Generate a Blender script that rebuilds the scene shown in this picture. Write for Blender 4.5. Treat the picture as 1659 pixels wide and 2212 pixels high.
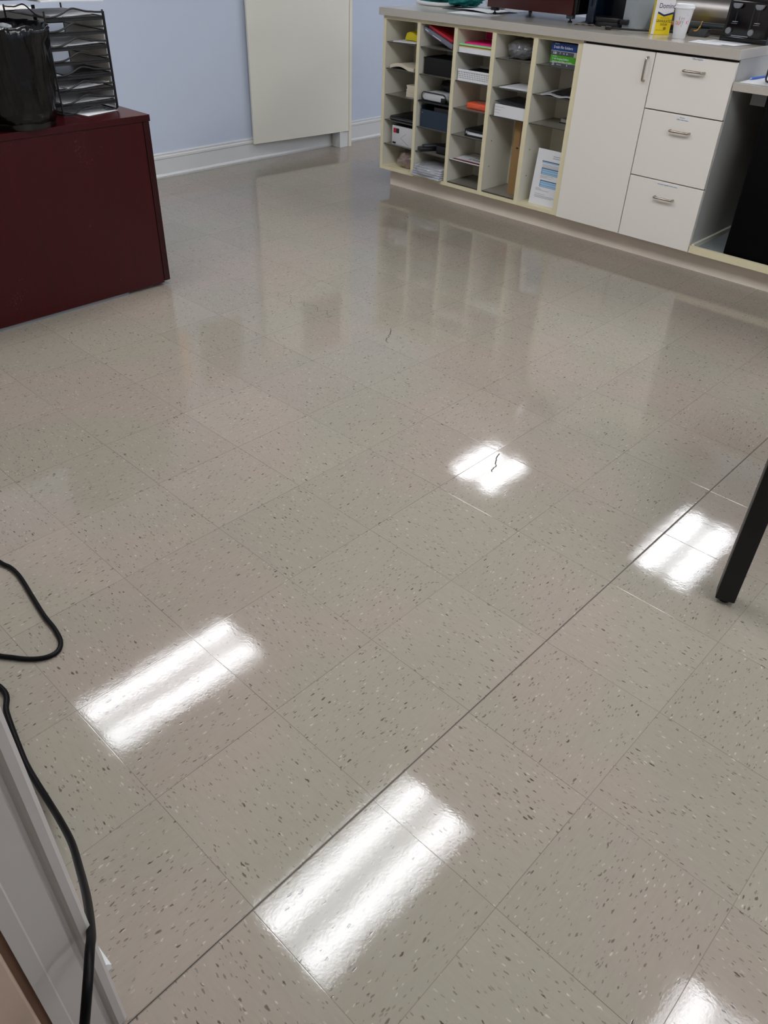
import bpy, bmesh, math, random
from mathutils import Vector, Matrix, noise
random.seed(7)
PI = math.pi
for o in list(bpy.data.objects): bpy.data.objects.remove(o)
scene = bpy.context.scene
COL = scene.collection

# ---------------------------------------------------------------- camera
R = ((0.72438859, -0.43467621, 0.53508669), (0.6885942, 0.41888633, -0.59192252), (0.03315413, 0.79723951, 0.60275199))
cam_d = bpy.data.cameras.new('camera')
cam = bpy.data.objects.new('camera', cam_d); COL.objects.link(cam)
cam_d.sensor_fit = 'HORIZONTAL'; cam_d.sensor_width = 36; cam_d.lens = 36 * 1677.71 / 1659
cam_d.clip_start = 0.02
cam.matrix_world = Matrix.Translation((0.594644, -0.359819, 1.389663)) @ Matrix(R).to_4x4()
scene.camera = cam

# ---------------------------------------------------------------- world and exposure
w = bpy.data.worlds.new('world'); scene.world = w; w.use_nodes = True
w.node_tree.nodes['Background'].inputs[0].default_value = (0.75, 0.8, 0.9, 1)
w.node_tree.nodes['Background'].inputs[1].default_value = 0.05
scene.view_settings.view_transform = 'Standard'
scene.view_settings.look = 'None'
scene.view_settings.exposure = 0.98
scene.view_settings.gamma = 1.0
scene.view_settings.use_curve_mapping = False
LAMP = 8.5       # brightness of the ceiling panels

# ---------------------------------------------------------------- material helpers
def lin(c):
    return tuple(((v / 255) / 12.92 if v / 255 <= 0.04045 else ((v / 255 + 0.055) / 1.055) ** 2.4) for v in c)
MATS = {}
def node(nt, t, **kw):
    n = nt.nodes.new(t)
    for k, v in kw.items(): setattr(n, k, v)
    return n
def mat(name, rgb, rough=0.5, metal=0.0, var=0.06, scale=8.0, bump=0.0, bscale=60.0, spec=0.5, coat=0.0, alpha=1.0, emis=None, trans=0.0):
    if name in MATS: return MATS[name]
    m = bpy.data.materials.new(name); m.use_nodes = True; nt = m.node_tree
    b = nt.nodes['Principled BSDF']; L = nt.links.new
    tc = node(nt, 'ShaderNodeTexCoord'); nz = node(nt, 'ShaderNodeTexNoise')
    nz.inputs['Scale'].default_value = scale; nz.inputs['Detail'].default_value = 3
    L(tc.outputs['Object'], nz.inputs['Vector'])
    r = node(nt, 'ShaderNodeMix', data_type='RGBA')
    c = lin(rgb)
    r.inputs['A'].default_value = tuple(v * (1 - var) for v in c) + (1,)
    r.inputs['B'].default_value = tuple(min(1, v * (1 + var)) for v in c) + (1,)
    L(nz.outputs['Fac'], r.inputs['Factor']); L(r.outputs['Result'], b.inputs['Base Color'])
    b.inputs['Roughness'].default_value = rough; b.inputs['Metallic'].default_value = metal
    b.inputs['Specular IOR Level'].default_value = spec; b.inputs['Coat Weight'].default_value = coat
    b.inputs['Alpha'].default_value = alpha; b.inputs['Transmission Weight'].default_value = trans
    if bump:
        bn = node(nt, 'ShaderNodeTexNoise'); bn.inputs['Scale'].default_value = bscale; bn.inputs['Detail'].default_value = 4
        L(tc.outputs['Object'], bn.inputs['Vector'])
        bp = node(nt, 'ShaderNodeBump'); bp.inputs['Strength'].default_value = 1; bp.inputs['Distance'].default_value = bump
        L(bn.outputs['Fac'], bp.inputs['Height']); L(bp.outputs['Normal'], b.inputs['Normal'])
    MATS[name] = m; return m

def mesh_mat(name, rgb, open_=0.45, per=0.004):
    """wire cloth: a fine grid of round holes"""
    m = mat(name, rgb, 0.45); nt = m.node_tree; b = nt.nodes['Principled BSDF']; L = nt.links.new
    tc = node(nt, 'ShaderNodeTexCoord')
    sep = node(nt, 'ShaderNodeSeparateXYZ'); L(tc.outputs['Object'], sep.inputs[0])
    prod = None
    for ax, off in (('X', 0.3), ('Y', 0.0), ('Z', 0.1)):
        mu = node(nt, 'ShaderNodeMath', operation='MULTIPLY'); mu.inputs[1].default_value = 2 * PI / per
        L(sep.outputs[ax], mu.inputs[0])
        sn = node(nt, 'ShaderNodeMath', operation='SINE'); L(mu.outputs[0], sn.inputs[0])
        ab = node(nt, 'ShaderNodeMath', operation='ABSOLUTE'); L(sn.outputs[0], ab.inputs[0])
        if prod is None: prod = ab
        else:
            ad = node(nt, 'ShaderNodeMath', operation='ADD'); L(prod.outputs[0], ad.inputs[0]); L(ab.outputs[0], ad.inputs[1]); prod = ad
    gt = node(nt, 'ShaderNodeMath', operation='LESS_THAN'); gt.inputs[1].default_value = open_
    L(prod.outputs[0], gt.inputs[0]); L(gt.outputs[0], b.inputs['Alpha'])
    return m

def wood_mat(name, c1, c2, rough=0.3, axis='Z', sc=1.0, scuff=0.0):
    m = bpy.data.materials.new(name); m.use_nodes = True; nt = m.node_tree; L = nt.links.new
    b = nt.nodes['Principled BSDF']; b.inputs['Roughness'].default_value = rough; b.inputs['Specular IOR Level'].default_value = 0.3
    tc = node(nt, 'ShaderNodeTexCoord'); mp = node(nt, 'ShaderNodeMapping')
    s = [60 * sc, 60 * sc, 60 * sc]; s['XYZ'.index(axis)] = 2.0 * sc
    mp.inputs['Scale'].default_value = s; L(tc.outputs['Object'], mp.inputs['Vector'])
    nz = node(nt, 'ShaderNodeTexNoise'); nz.inputs['Scale'].default_value = 1; nz.inputs['Detail'].default_value = 5
    L(mp.outputs[0], nz.inputs['Vector'])
    r = node(nt, 'ShaderNodeMix', data_type='RGBA'); r.inputs['A'].default_value = lin(c1) + (1,); r.inputs['B'].default_value = lin(c2) + (1,)
    L(nz.outputs['Fac'], r.inputs['Factor']); out = r.outputs['Result']
    if scuff:
        mp2 = node(nt, 'ShaderNodeMapping'); mp2.inputs['Scale'].default_value = (30, 30, 22); L(tc.outputs['Object'], mp2.inputs['Vector'])
        n2 = node(nt, 'ShaderNodeTexNoise'); n2.inputs['Scale'].default_value = 4; n2.inputs['Detail'].default_value = 6; L(mp2.outputs[0], n2.inputs['Vector'])
        n3 = node(nt, 'ShaderNodeTexNoise'); n3.inputs['Scale'].default_value = 5.5; n3.inputs['Detail'].default_value = 1; L(tc.outputs['Object'], n3.inputs['Vector'])
        a = node(nt, 'ShaderNodeMath', operation='MULTIPLY'); L(n2.outputs['Fac'], a.inputs[0]); L(n3.outputs['Fac'], a.inputs[1])
        mr = node(nt, 'ShaderNodeMapRange'); mr.inputs['From Min'].default_value = 0.42; mr.inputs['From Max'].default_value = 0.5
        mr.inputs['To Max'].default_value = scuff; L(a.outputs[0], mr.inputs['Value'])
        r2 = node(nt, 'ShaderNodeMix', data_type='RGBA'); L(mr.outputs[0], r2.inputs['Factor']); L(out, r2.inputs['A'])
        r2.inputs['B'].default_value = lin((150, 130, 135)) + (1,); out = r2.outputs['Result']
    L(out, b.inputs['Base Color'])
    MATS[name] = m; return m

def film_mat(name, rgb, op=0.35, rough=0.12, bump=0.004, bscale=40):
    """thin clear plastic"""
    m = bpy.data.materials.new(name); m.use_nodes = True; nt = m.node_tree; L = nt.links.new
    nt.nodes.remove(nt.nodes['Principled BSDF']); out = nt.nodes['Material Output']
    tr = node(nt, 'ShaderNodeBsdfTransparent'); gl = node(nt, 'ShaderNodeBsdfGlossy'); di = node(nt, 'ShaderNodeBsdfDiffuse')
    gl.inputs['Roughness'].default_value = rough; di.inputs['Color'].default_value = lin(rgb) + (1,)
    tc = node(nt, 'ShaderNodeTexCoord'); nz = node(nt, 'ShaderNodeTexNoise'); nz.inputs['Scale'].default_value = bscale; nz.inputs['Detail'].default_value = 3
    L(tc.outputs['Object'], nz.inputs['Vector'])
    bp = node(nt, 'ShaderNodeBump'); bp.inputs['Strength'].default_value = 1; bp.inputs['Distance'].default_value = bump
    L(nz.outputs['Fac'], bp.inputs['Height']); L(bp.outputs[0], gl.inputs['Normal']); L(bp.outputs[0], di.inputs['Normal'])
    m1 = node(nt, 'ShaderNodeMixShader'); m1.inputs[0].default_value = op; L(tr.outputs[0], m1.inputs[1]); L(di.outputs[0], m1.inputs[2])
    m2 = node(nt, 'ShaderNodeMixShader'); fr = node(nt, 'ShaderNodeLayerWeight'); fr.inputs[0].default_value = 0.25; L(bp.outputs[0], fr.inputs['Normal'])
    L(fr.outputs['Facing'], m2.inputs[0])
    L(m1.outputs[0], m2.inputs[1]); L(gl.outputs[0], m2.inputs[2]); L(m2.outputs[0], out.inputs['Surface'])
    MATS[name] = m; return m

T = 0.3048
def floor_material():
    m = bpy.data.materials.new('vinyl_tile'); m.use_nodes = True; nt = m.node_tree; L = nt.links.new
    b = nt.nodes['Principled BSDF']
    def M(op, a, bb=None, c=None):
        n = node(nt, 'ShaderNodeMath', operation=op)
        for i, v in enumerate((a, bb, c)):
            if v is None: continue
            if isinstance(v, (int, float)): n.inputs[i].default_value = v
            else: L(v, n.inputs[i])
        return n.outputs[0]
    def MR(v, a, bb, c=0.0, d=1.0, smooth=False):
        n = node(nt, 'ShaderNodeMapRange'); L(v, n.inputs['Value'])
        if smooth: n.interpolation_type = 'SMOOTHSTEP'
        n.inputs['From Min'].default_value = a; n.inputs['From Max'].default_value = bb
        n.inputs['To Min'].default_value = c; n.inputs['To Max'].default_value = d
        return n.outputs[0]
    def MIX(f, a, bb):
        n = node(nt, 'ShaderNodeMix', data_type='RGBA')
        if isinstance(f, (int, float)): n.inputs['Factor'].default_value = f
        else: L(f, n.inputs['Factor'])
        for k, v in (('A', a), ('B', bb)):
            if isinstance(v, tuple): n.inputs[k].default_value = v + (1,)
            else: L(v, n.inputs[k])
        return n.outputs['Result']
    tc = node(nt, 'ShaderNodeTexCoord'); P = tc.outputs['Object']
    sp = node(nt, 'ShaderNodeSeparateXYZ'); L(P, sp.inputs[0]); X, Y = sp.outputs[0], sp.outputs[1]
    # tiles on the two sides of the wide seam are laid a few millimetres out of step
    side = M('GREATER_THAN', X, 0.0)
    Ys = M('ADD', Y, M('MULTIPLY', side, 0.004))
    u, v = M('DIVIDE', X, T), M('DIVIDE', Ys, T)
    iu, iv = M('FLOOR', u), M('FLOOR', v)
    fu, fv = M('SUBTRACT', u, iu), M('SUBTRACT', v, iv)
    def rnd(off):
        c = node(nt, 'ShaderNodeCombineXYZ'); L(iu, c.inputs[0]); L(iv, c.inputs[1]); c.inputs[2].default_value = off
        wn = node(nt, 'ShaderNodeTexWhiteNoise', noise_dimensions='3D'); L(c.outputs[0], wn.inputs['Vector']); return wn.outputs['Value']
    r1, r2, r3, r4 = rnd(1.5), rnd(2.5), rnd(3.5), rnd(4.5)
    chk = M('MODULO', M('ADD', M('ADD', iu, iv), 400.0), 2.0)
    a = node(nt, 'ShaderNodeCombineXYZ'); L(X, a.inputs[0]); L(Y, a.inputs[1]); L(r3, a.inputs[2])
    c = node(nt, 'ShaderNodeCombineXYZ'); L(Y, c.inputs[0]); L(M('MULTIPLY', X, -1.0), c.inputs[1]); L(r3, c.inputs[2])
    mv = node(nt, 'ShaderNodeMix', data_type='VECTOR'); L(chk, mv.inputs['Factor']); L(a.outputs[0], mv.inputs['A']); L(c.outputs[0], mv.inputs['B'])
    Q = mv.outputs['Result']
    dn = node(nt, 'ShaderNodeTexNoise'); dn.inputs['Scale'].default_value = 110; dn.inputs['Detail'].default_value = 2; L(P, dn.inputs['Vector'])
    sc_ = node(nt, 'ShaderNodeVectorMath', operation='SCALE'); L(dn.outputs['Color'], sc_.inputs[0]); sc_.inputs['Scale'].default_value = 0.006
    qa = node(nt, 'ShaderNodeVectorMath', operation='ADD'); L(Q, qa.inputs[0]); L(sc_.outputs[0], qa.inputs[1])
    def chips(sx, sy, thr_r, dens, ofs):
        mp = node(nt, 'ShaderNodeMapping'); mp.inputs['Scale'].default_value = (sx, sy, 3); mp.inputs['Location'].default_value = (ofs, ofs * .7, 0)
        mp.inputs['Rotation'].default_value = (0, 0, 0.25)
        L(qa.outputs[0], mp.inputs['Vector'])
        vo = node(nt, 'ShaderNodeTexVoronoi', voronoi_dimensions='2D'); vo.inputs['Scale'].default_value = 1; L(mp.outputs[0], vo.inputs['Vector'])
        cs = node(nt, 'ShaderNodeSeparateColor'); L(vo.outputs['Color'], cs.inputs[0])
        rad = M('MULTIPLY_ADD', cs.outputs[1], thr_r, thr_r * 0.25)
        inside = M('MULTIPLY', M('SUBTRACT', rad, vo.outputs['Distance']), 9.0)
        inside = M('MINIMUM', M('MAXIMUM', inside, 0.0), 1.0)
        pick = M('LESS_THAN', cs.outputs[0], dens)
        return M('MULTIPLY', inside, pick), cs.outputs[2]
    # colour
    big = node(nt, 'ShaderNodeTexNoise'); big.inputs['Scale'].default_value = 1.7; big.inputs['Detail'].default_value = 2; L(P, big.inputs['Vector'])
    base = MIX(MR(big.outputs['Fac'], 0.42, 0.6, smooth=True), lin((149, 143, 130)), lin((154, 143, 132)))
    stre = node(nt, 'ShaderNodeMapping'); stre.inputs['Scale'].default_value = (150, 28, 1); L(Q, stre.inputs['Vector'])
    st = node(nt, 'ShaderNodeTexNoise'); st.inputs['Scale'].default_value = 1; st.inputs['Detail'].default_value = 3; L(stre.outputs[0], st.inputs['Vector'])
    base = MIX(MR(st.outputs['Fac'], 0.35, 0.7, 0.0, 0.22), base, lin((136, 124, 112)))
    tv = M('MULTIPLY_ADD', r4, 0.07, 0.965)
    hv = node(nt, 'ShaderNodeHueSaturation'); L(tv, hv.inputs['Value']); L(base, hv.inputs['Color']); base = hv.outputs[0]
    cd, cr = chips(235, 72, 0.34, 0.20, 0.0)
    base = MIX(M('MULTIPLY', cd, M('MULTIPLY_ADD', cr, 0.45, 0.25)), base, lin((84, 74, 66)))
    cd2, cr2 = chips(120, 40, 0.24, 0.10, 5.3)
    base = MIX(M('MULTIPLY', cd2, M('MULTIPLY_ADD', cr2, 0.45, 0.5)), base, lin((72, 61, 54)))
    cl, cr3 = chips(180, 56, 0.27, 0.12, 11.7)
    base = MIX(M('MULTIPLY', cl, M('MULTIPLY_ADD', cr3, 0.4, 0.2)), base, lin((200, 190, 176)))
    # seams
    du = M('MULTIPLY', M('MINIMUM', fu, M('SUBTRACT', 1.0, fu)), T)
    dv = M('MULTIPLY', M('MINIMUM', fv, M('SUBTRACT', 1.0, fv)), T)
    sn = node(nt, 'ShaderNodeTexNoise'); sn.inputs['Scale'].default_value = 2.2; sn.inputs['Detail'].default_value = 2; L(P, sn.inputs['Vector'])
    seamw = MR(sn.outputs['Fac'], 0.35, 0.65, 0.45, 1.0)
    thin = M('MAXIMUM', MR(du, 0.0003, 0.0011, 1, 0), MR(dv, 0.0003, 0.0011, 1, 0))
    thin = M('MULTIPLY', thin, seamw)
    ax_ = M('ABSOLUTE', X)
    wide = MR(ax_, 0.0006, 0.0013, 1, 0)
    # cracks in three tiles
    def crack(p0, p1, wob):
        dx, dy = p1[0] - p0[0], p1[1] - p0[1]; ln = math.hypot(dx, dy); dx /= ln; dy /= ln
        s = M('ADD', M('MULTIPLY', M('SUBTRACT', X, p0[0]), dx), M('MULTIPLY', M('SUBTRACT', Y, p0[1]), dy))
        n_ = M('SUBTRACT', M('MULTIPLY', M('SUBTRACT', X, p0[0]), -dy), M('MULTIPLY', M('SUBTRACT', Y, p0[1]), -dx))
        wn = node(nt, 'ShaderNodeTexNoise', noise_dimensions='1D'); wn.inputs['Scale'].default_value = 18; wn.inputs['Detail'].default_value = 5
        L(M('ADD', s, p0[0]), wn.inputs['W'])
        d = M('ABSOLUTE', M('SUBTRACT', n_, M('MULTIPLY', M('SUBTRACT', wn.outputs['Fac'], 0.5), wob)))
        return M('MULTIPLY', MR(d, 0.0009, 0.0024, 1, 0), M('MULTIPLY', M('GREATER_THAN', s, 0.0), M('LESS_THAN', s, ln)))
    ck = M('MAXIMUM', crack((-0.597, 1.515), (-0.545, 1.41), 0.03), crack((-2.19, 1.86), (-1.76, 1.9), 0.14))
    ck = M('MAXIMUM', ck, crack((-1.52, 1.98), (-1.44, 1.86), 0.05))
    base = MIX(M('MULTIPLY', thin, 0.8), base, lin((92, 84, 76)))
    base = MIX(M('MULTIPLY', M('MAXIMUM', wide, ck), 0.93), base, lin((38, 30, 28)))
    L(base, b.inputs['Base Color'])
    # relief: every tile lies at its own slight tilt, the wax is pebbled
    tn = node(nt, 'ShaderNodeCombineXYZ'); L(M('MULTIPLY', M('SUBTRACT', r1, 0.5), 0.007), tn.inputs[0]); L(M('MULTIPLY', M('SUBTRACT', r2, 0.5), 0.007), tn.inputs[1]); tn.inputs[2].default_value = 1.0
    tnn = node(nt, 'ShaderNodeVectorMath', operation='NORMALIZE'); L(tn.outputs[0], tnn.inputs[0])
    p1 = node(nt, 'ShaderNodeTexNoise'); p1.inputs['Scale'].default_value = 200; p1.inputs['Detail'].default_value = 2; L(P, p1.inputs['Vector'])
    p2 = node(nt, 'ShaderNodeTexNoise'); p2.inputs['Scale'].default_value = 7; p2.inputs['Detail'].default_value = 2; L(P, p2.inputs['Vector'])
    p3 = node(nt, 'ShaderNodeTexNoise'); p3.inputs['Scale'].default_value = 60; p3.inputs['Detail'].default_value = 2; L(P, p3.inputs['Vector'])
    pits = M('MULTIPLY', cd2, -0.00002)
    h = M('ADD', M('ADD', M('MULTIPLY', p1.outputs['Fac'], 0.00003), M('MULTIPLY', p2.outputs['Fac'], 0.0003)), pits)
    groove = M('MAXIMUM', M('MULTIPLY', MR(ax_, 0.0006, 0.0030, 1, 0, True), 0.0016), M('MULTIPLY', M('MAXIMUM', MR(du, 0.0, 0.0012, 1, 0), MR(dv, 0.0, 0.0012, 1, 0)), 0.00005))
    h = M('ADD', h, M('MULTIPLY', p3.outputs['Fac'], 0.00005))
    h = M('SUBTRACT', h, groove)
    bp = node(nt, 'ShaderNodeBump'); bp.inputs['Strength'].default_value = 1; bp.inputs['Distance'].default_value = 1
    L(tnn.outputs[0], bp.inputs['Normal']); L(h, bp.inputs['Height']); L(bp.outputs[0], b.inputs['Normal'])
    ro = node(nt, 'ShaderNodeTexNoise'); ro.inputs['Scale'].default_value = 5; ro.inputs['Detail'].default_value = 4; L(P, ro.inputs['Vector'])
    L(M('ADD', MR(ro.outputs['Fac'], 0.3, 0.7, 0.045, 0.075), M('MULTIPLY', M('MAXIMUM', wide, ck), 0.5)), b.inputs['Roughness'])
    b.inputs['IOR'].default_value = 1.46
    return m

# ---------------------------------------------------------------- mesh helpers
def newbm(): return bmesh.new()
def merge(dst, src):
    me = bpy.data.meshes.new('t'); src.to_mesh(me); src.free(); dst.from_mesh(me); bpy.data.meshes.remove(me); return dst
def bx(x0, x1, y0, y1, z0, z1, bev=0.0, seg=2, bm=None, rot=None, piv=None):
    t = bmesh.new(); bmesh.ops.create_cube(t, size=1)
    bmesh.ops.scale(t, vec=(abs(x1 - x0), abs(y1 - y0), abs(z1 - z0)), verts=t.verts)
    bmesh.ops.translate(t, vec=((x0 + x1) / 2, (y0 + y1) / 2, (z0 + z1) / 2), verts=t.verts)
    if bev: bmesh.ops.bevel(t, geom=t.edges[:], offset=bev, segments=seg, affect='EDGES', profile=0.5)
    if rot is not None:
        pv = Vector(piv if piv else ((x0 + x1) / 2, (y0 + y1) / 2, (z0 + z1) / 2))
        bmesh.ops.transform(t, matrix=Matrix.Translation(pv) @ rot @ Matrix.Translation(-pv), verts=t.verts)
    if bm is None: return t
    return merge(bm, t)
def smooth_path(pts, n=8):
    pts = [Vector(p) for p in pts]; out = []
    for i in range(len(pts) - 1):
        p0 = pts[max(i - 1, 0)]; p1 = pts[i]; p2 = pts[i + 1]; p3 = pts[min(i + 2, len(pts) - 1)]
        for k in range(n):
            t = k / n; out.append(0.5 * ((2 * p1) + (-p0 + p2) * t + (2 * p0 - 5 * p1 + 4 * p2 - p3) * t * t + (-p0 + 3 * p1 - 3 * p2 + p3) * t ** 3))
    out.append(pts[-1]); return out
def tube(pts, r, seg=8, bm=None, cap=True, closed=False):
    t = bmesh.new(); pts = [Vector(p) for p in pts]; rings = []; n = len(pts); up = None
    for i, p in enumerate(pts):
        if closed: d = (pts[(i + 1) % n] - pts[i - 1]).normalized()
        else: d = (pts[min(i + 1, n - 1)] - pts[max(i - 1, 0)]).normalized()
        if up is None: up = Vector((0, 0, 1)) if abs(d.z) < 0.9 else Vector((1, 0, 0))
        a = d.cross(up).normalized(); c = a.cross(d).normalized(); up = c
        rr = r[i] if isinstance(r, (list, tuple)) else r
        rings.append([t.verts.new(p + (a * math.cos(2 * PI * k / seg) + c * math.sin(2 * PI * k / seg)) * rr) for k in range(seg)])
    for i in range(n if closed else n - 1):
        A, B = rings[i], rings[(i + 1) % n]
        for k in range(seg): t.faces.new((A[k], A[(k + 1) % seg], B[(k + 1) % seg], B[k]))
    if cap and not closed: t.faces.new(rings[0][::-1]); t.faces.new(rings[-1])
    bmesh.ops.recalc_face_normals(t, faces=t.faces)
    return t if bm is None else merge(bm, t)
def lathe(prof, c=(0, 0, 0), seg=40, bm=None, fn=None):
    t = bmesh.new(); rings = []
    for j, (r, z) in enumerate(prof):
        ring = []
        for k in range(seg):
            a = 2 * PI * k / seg; rr, zz = (fn(r, z, a, j) if fn else (r, z))
            ring.append(t.verts.new((c[0] + rr * math.cos(a), c[1] + rr * math.sin(a), c[2] + zz)))
        rings.append(ring)
    for i in range(len(rings) - 1):
        for k in range(seg): t.faces.new((rings[i][k], rings[i][(k + 1) % seg], rings[i + 1][(k + 1) % seg], rings[i + 1][k]))
    if prof[0][0] > 1e-5: t.faces.new(rings[0][::-1])
    if prof[-1][0] > 1e-5 and not fn: t.faces.new(rings[-1])
    bmesh.ops.remove_doubles(t, verts=t.verts, dist=1e-6)
    bmesh.ops.recalc_face_normals(t, faces=t.faces)
    return t if bm is None else merge(bm, t)
def prism(poly, z0, z1, bm=None, axis='Z', bev=0):
    """poly in the plane across the axis: Z -> (x,y), Y -> (x,z), X -> (y,z)"""
    t = bmesh.new()
    def P(a, b, h): return {'Z': (a, b, h), 'Y': (a, h, b), 'X': (h, a, b)}[axis]
    lo = [t.verts.new(P(a, b, z0)) for a, b in poly]; hi = [t.verts.new(P(a, b, z1)) for a, b in poly]; n = len(poly)
    t.faces.new(lo[::-1]); t.faces.new(hi)
    for k in range(n): t.faces.new((lo[k], lo[(k + 1) % n], hi[(k + 1) % n], hi[k]))
    bmesh.ops.recalc_face_normals(t, faces=t.faces)
    if bev: bmesh.ops.bevel(t, geom=t.edges[:], offset=bev, segments=2, affect='EDGES', profile=0.5)
    return t if bm is None else merge(bm, t)
def rrect(x0, x1, y0, y1, r, n=5):
    out = []
    for cx, cy, a0 in ((x1 - r, y1 - r, 0), (x0 + r, y1 - r, 90), (x0 + r, y0 + r, 180), (x1 - r, y0 + r, 270)):
        for k in range(n + 1):
            a = math.radians(a0 + 90 * k / n); out.append((cx + r * math.cos(a), cy + r * math.sin(a)))
    return out
def blob(cx, cy, z0, sx, sy, sz, amp=0.3, freq=2.5, seed=0, sub=4, crease=0.0):
    """a crumpled heap resting on z0"""
    t = bmesh.new(); bmesh.ops.create_icosphere(t, subdivisions=sub, radius=1)
    for v in t.verts:
        d = v.co.normalized(); q = d * freq + Vector((seed * 3.1, seed * 1.7, seed))
        h = 1 + amp * noise.noise(q) + amp * 0.5 * noise.noise(q * 2.3)
        if crease: h -= crease * (1 - abs(noise.noise(q * 1.6)) * 4 if abs(noise.noise(q * 1.6)) < 0.25 else 0)
        p = d * h
        v.co = Vector((cx + p.x * sx, cy + p.y * sy, max(z0 + 0.0005, z0 + sz * 0.75 + p.z * sz)))
    bmesh.ops.recalc_face_normals(t, faces=t.faces); return t
def sheet(x0, x1, y0, y1, z, th=0.0012, nx=14, ny=14, fn=None, rz=0.0):
    """paper lying on z, fn(s,t) gives extra height"""
    t = bmesh.new(); cx, cy = (x0 + x1) / 2, (y0 + y1) / 2; g = []
    for top in (0, 1):
        lay = []
        for i in range(nx + 1):
            row = []
            for j in range(ny + 1):
                s, q = i / nx, j / ny; x = x0 + (x1 - x0) * s - cx; y = y0 + (y1 - y0) * q - cy
                xx = x * math.cos(rz) - y * math.sin(rz); yy = x * math.sin(rz) + y * math.cos(rz)
                row.append(t.verts.new((cx + xx, cy + yy, z + (fn(s, q) if fn else 0) + th * top)))
            lay.append(row)
        g.append(lay)
    for i in range(nx):
        for j in range(ny):
            a, b = g[1], g[0]
            t.faces.new((a[i][j], a[i + 1][j], a[i + 1][j + 1], a[i][j + 1])); t.faces.new((b[i][j + 1], b[i + 1][j + 1], b[i + 1][j], b[i][j]))
    for i in range(nx):
        t.faces.new((g[0][i][0], g[0][i + 1][0], g[1][i + 1][0], g[1][i][0])); t.faces.new((g[1][i][ny], g[1][i + 1][ny], g[0][i + 1][ny], g[0][i][ny]))
    for j in range(ny):
        t.faces.new((g[1][0][j], g[1][0][j + 1], g[0][0][j + 1], g[0][0][j])); t.faces.new((g[0][nx][j], g[0][nx][j + 1], g[1][nx][j + 1], g[1][nx][j]))
    return t
def link(name, bm, m, smooth=None):
    me = bpy.data.meshes.new(name); bm.to_mesh(me); bm.free(); me.materials.append(m)
    if smooth:
        for p in me.polygons: p.use_smooth = True
        if smooth != 'all': me.set_sharp_from_angle(angle=math.radians(38))
    o = bpy.data.objects.new(name, me); COL.objects.link(o); return o
def tag(o, label, cat, group=None, kind=None):
    o['label'] = label; o['category'] = cat
    if group: o['group'] = group
    if kind: o['kind'] = kind
    return o
def thing(name, label, cat, loc, group=None):
    o = bpy.data.objects.new(name, None); COL.objects.link(o); o.location = loc; o.empty_display_size = 0.05
    return tag(o, label, cat, group)
def worldloc(o):
    v = Vector((0, 0, 0))
    while o is not None: v += Vector(o.location); o = o.parent
    return v
def part(name, bm, m, parent, smooth=True, label=None):
    """mesh given in world coordinates, hung under its thing"""
    off = worldloc(parent)
    bmesh.ops.translate(bm, vec=-off, verts=bm.verts)
    o = link(name, bm, m, smooth); o.parent = parent
    if label: o['label'] = label
    return o
def single(name, bm, m, label, cat, group=None, smooth=True):
    xs = [v.co.x for v in bm.verts]; ys = [v.co.y for v in bm.verts]; zs = [v.co.z for v in bm.verts]
    c = Vector(((min(xs) + max(xs)) / 2, (min(ys) + max(ys)) / 2, min(zs)))
    bmesh.ops.translate(bm, vec=-c, verts=bm.verts)
    o = link(name, bm, m, smooth); o.location = c
    return tag(o, label, cat, group)
def struct(name, bm, m, smooth=False):
    o = link(name, bm, m, smooth); o['kind'] = 'structure'; return o
RX90 = Matrix.Rotation(PI / 2, 4, 'X')
def text_bm(s, h, ext=0.0002, align='CENTER', squash=1.0):
    """lettering in the XZ plane facing -Y, capital height about h, centred on the origin"""
    cu = bpy.data.curves.new('t', 'FONT'); cu.body = s; cu.size = h * 1.4; cu.align_x = align; cu.align_y = 'CENTER'; cu.extrude = ext
    o = bpy.data.objects.new('t', cu); COL.objects.link(o)
    me = bpy.data.meshes.new_from_object(o.evaluated_get(bpy.context.evaluated_depsgraph_get()))
    bpy.data.objects.remove(o); bpy.data.curves.remove(cu)
    t = bmesh.new(); t.from_mesh(me); bpy.data.meshes.remove(me)
    bmesh.ops.transform(t, matrix=RX90 @ Matrix.Diagonal((squash, 1, 1, 1)), verts=t.verts)
    return t
def place(bm, loc, rz=0.0, rx=0.0):
    bmesh.ops.transform(bm, matrix=Matrix.Translation(loc) @ Matrix.Rotation(rz, 4, 'Z') @ Matrix.Rotation(rx, 4, 'X'), verts=bm.verts); return bm
def text(s, h, loc, m, parent, rz=0.0, rx=0.0, align='CENTER', squash=1.0, name='lettering'):
    return part(name, place(text_bm(s, h, align=align, squash=squash), loc, rz, rx), m, parent, smooth=False)

# ---------------------------------------------------------------- materials
M_floor = floor_material()
M_wall = mat('blue_paint', (198, 207, 224), 0.6, var=0.02, scale=3, bump=0.0004, bscale=220)
M_ceil = mat('ceiling_board', (226, 225, 220), 0.9, var=0.03)
M_trim = mat('white_gloss_paint', (216, 217, 217), 0.35, var=0.03, bump=0.0003, bscale=90)
M_lam = mat('cream_laminate', (226, 222, 212), 0.4, var=0.015, scale=5)
M_front = mat('pale_laminate', (236, 231, 222), 0.38, var=0.015, scale=4)
M_edge = mat('cream_edge_band', (226, 216, 180), 0.5, var=0.05, scale=14)
M_inner = mat('grey_cream_board', (226, 223, 208), 0.55, var=0.02)
M_top = mat('grey_worktop_laminate', (186, 180, 170), 0.18, var=0.08, scale=160)
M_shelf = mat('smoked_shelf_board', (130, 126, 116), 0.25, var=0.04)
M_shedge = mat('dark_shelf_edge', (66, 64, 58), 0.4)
M_kick = mat('kick_board', (236, 224, 208), 0.4, var=0.10, scale=6)
M_gap = mat('dark_gap', (38, 28, 24), 0.8)
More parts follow.
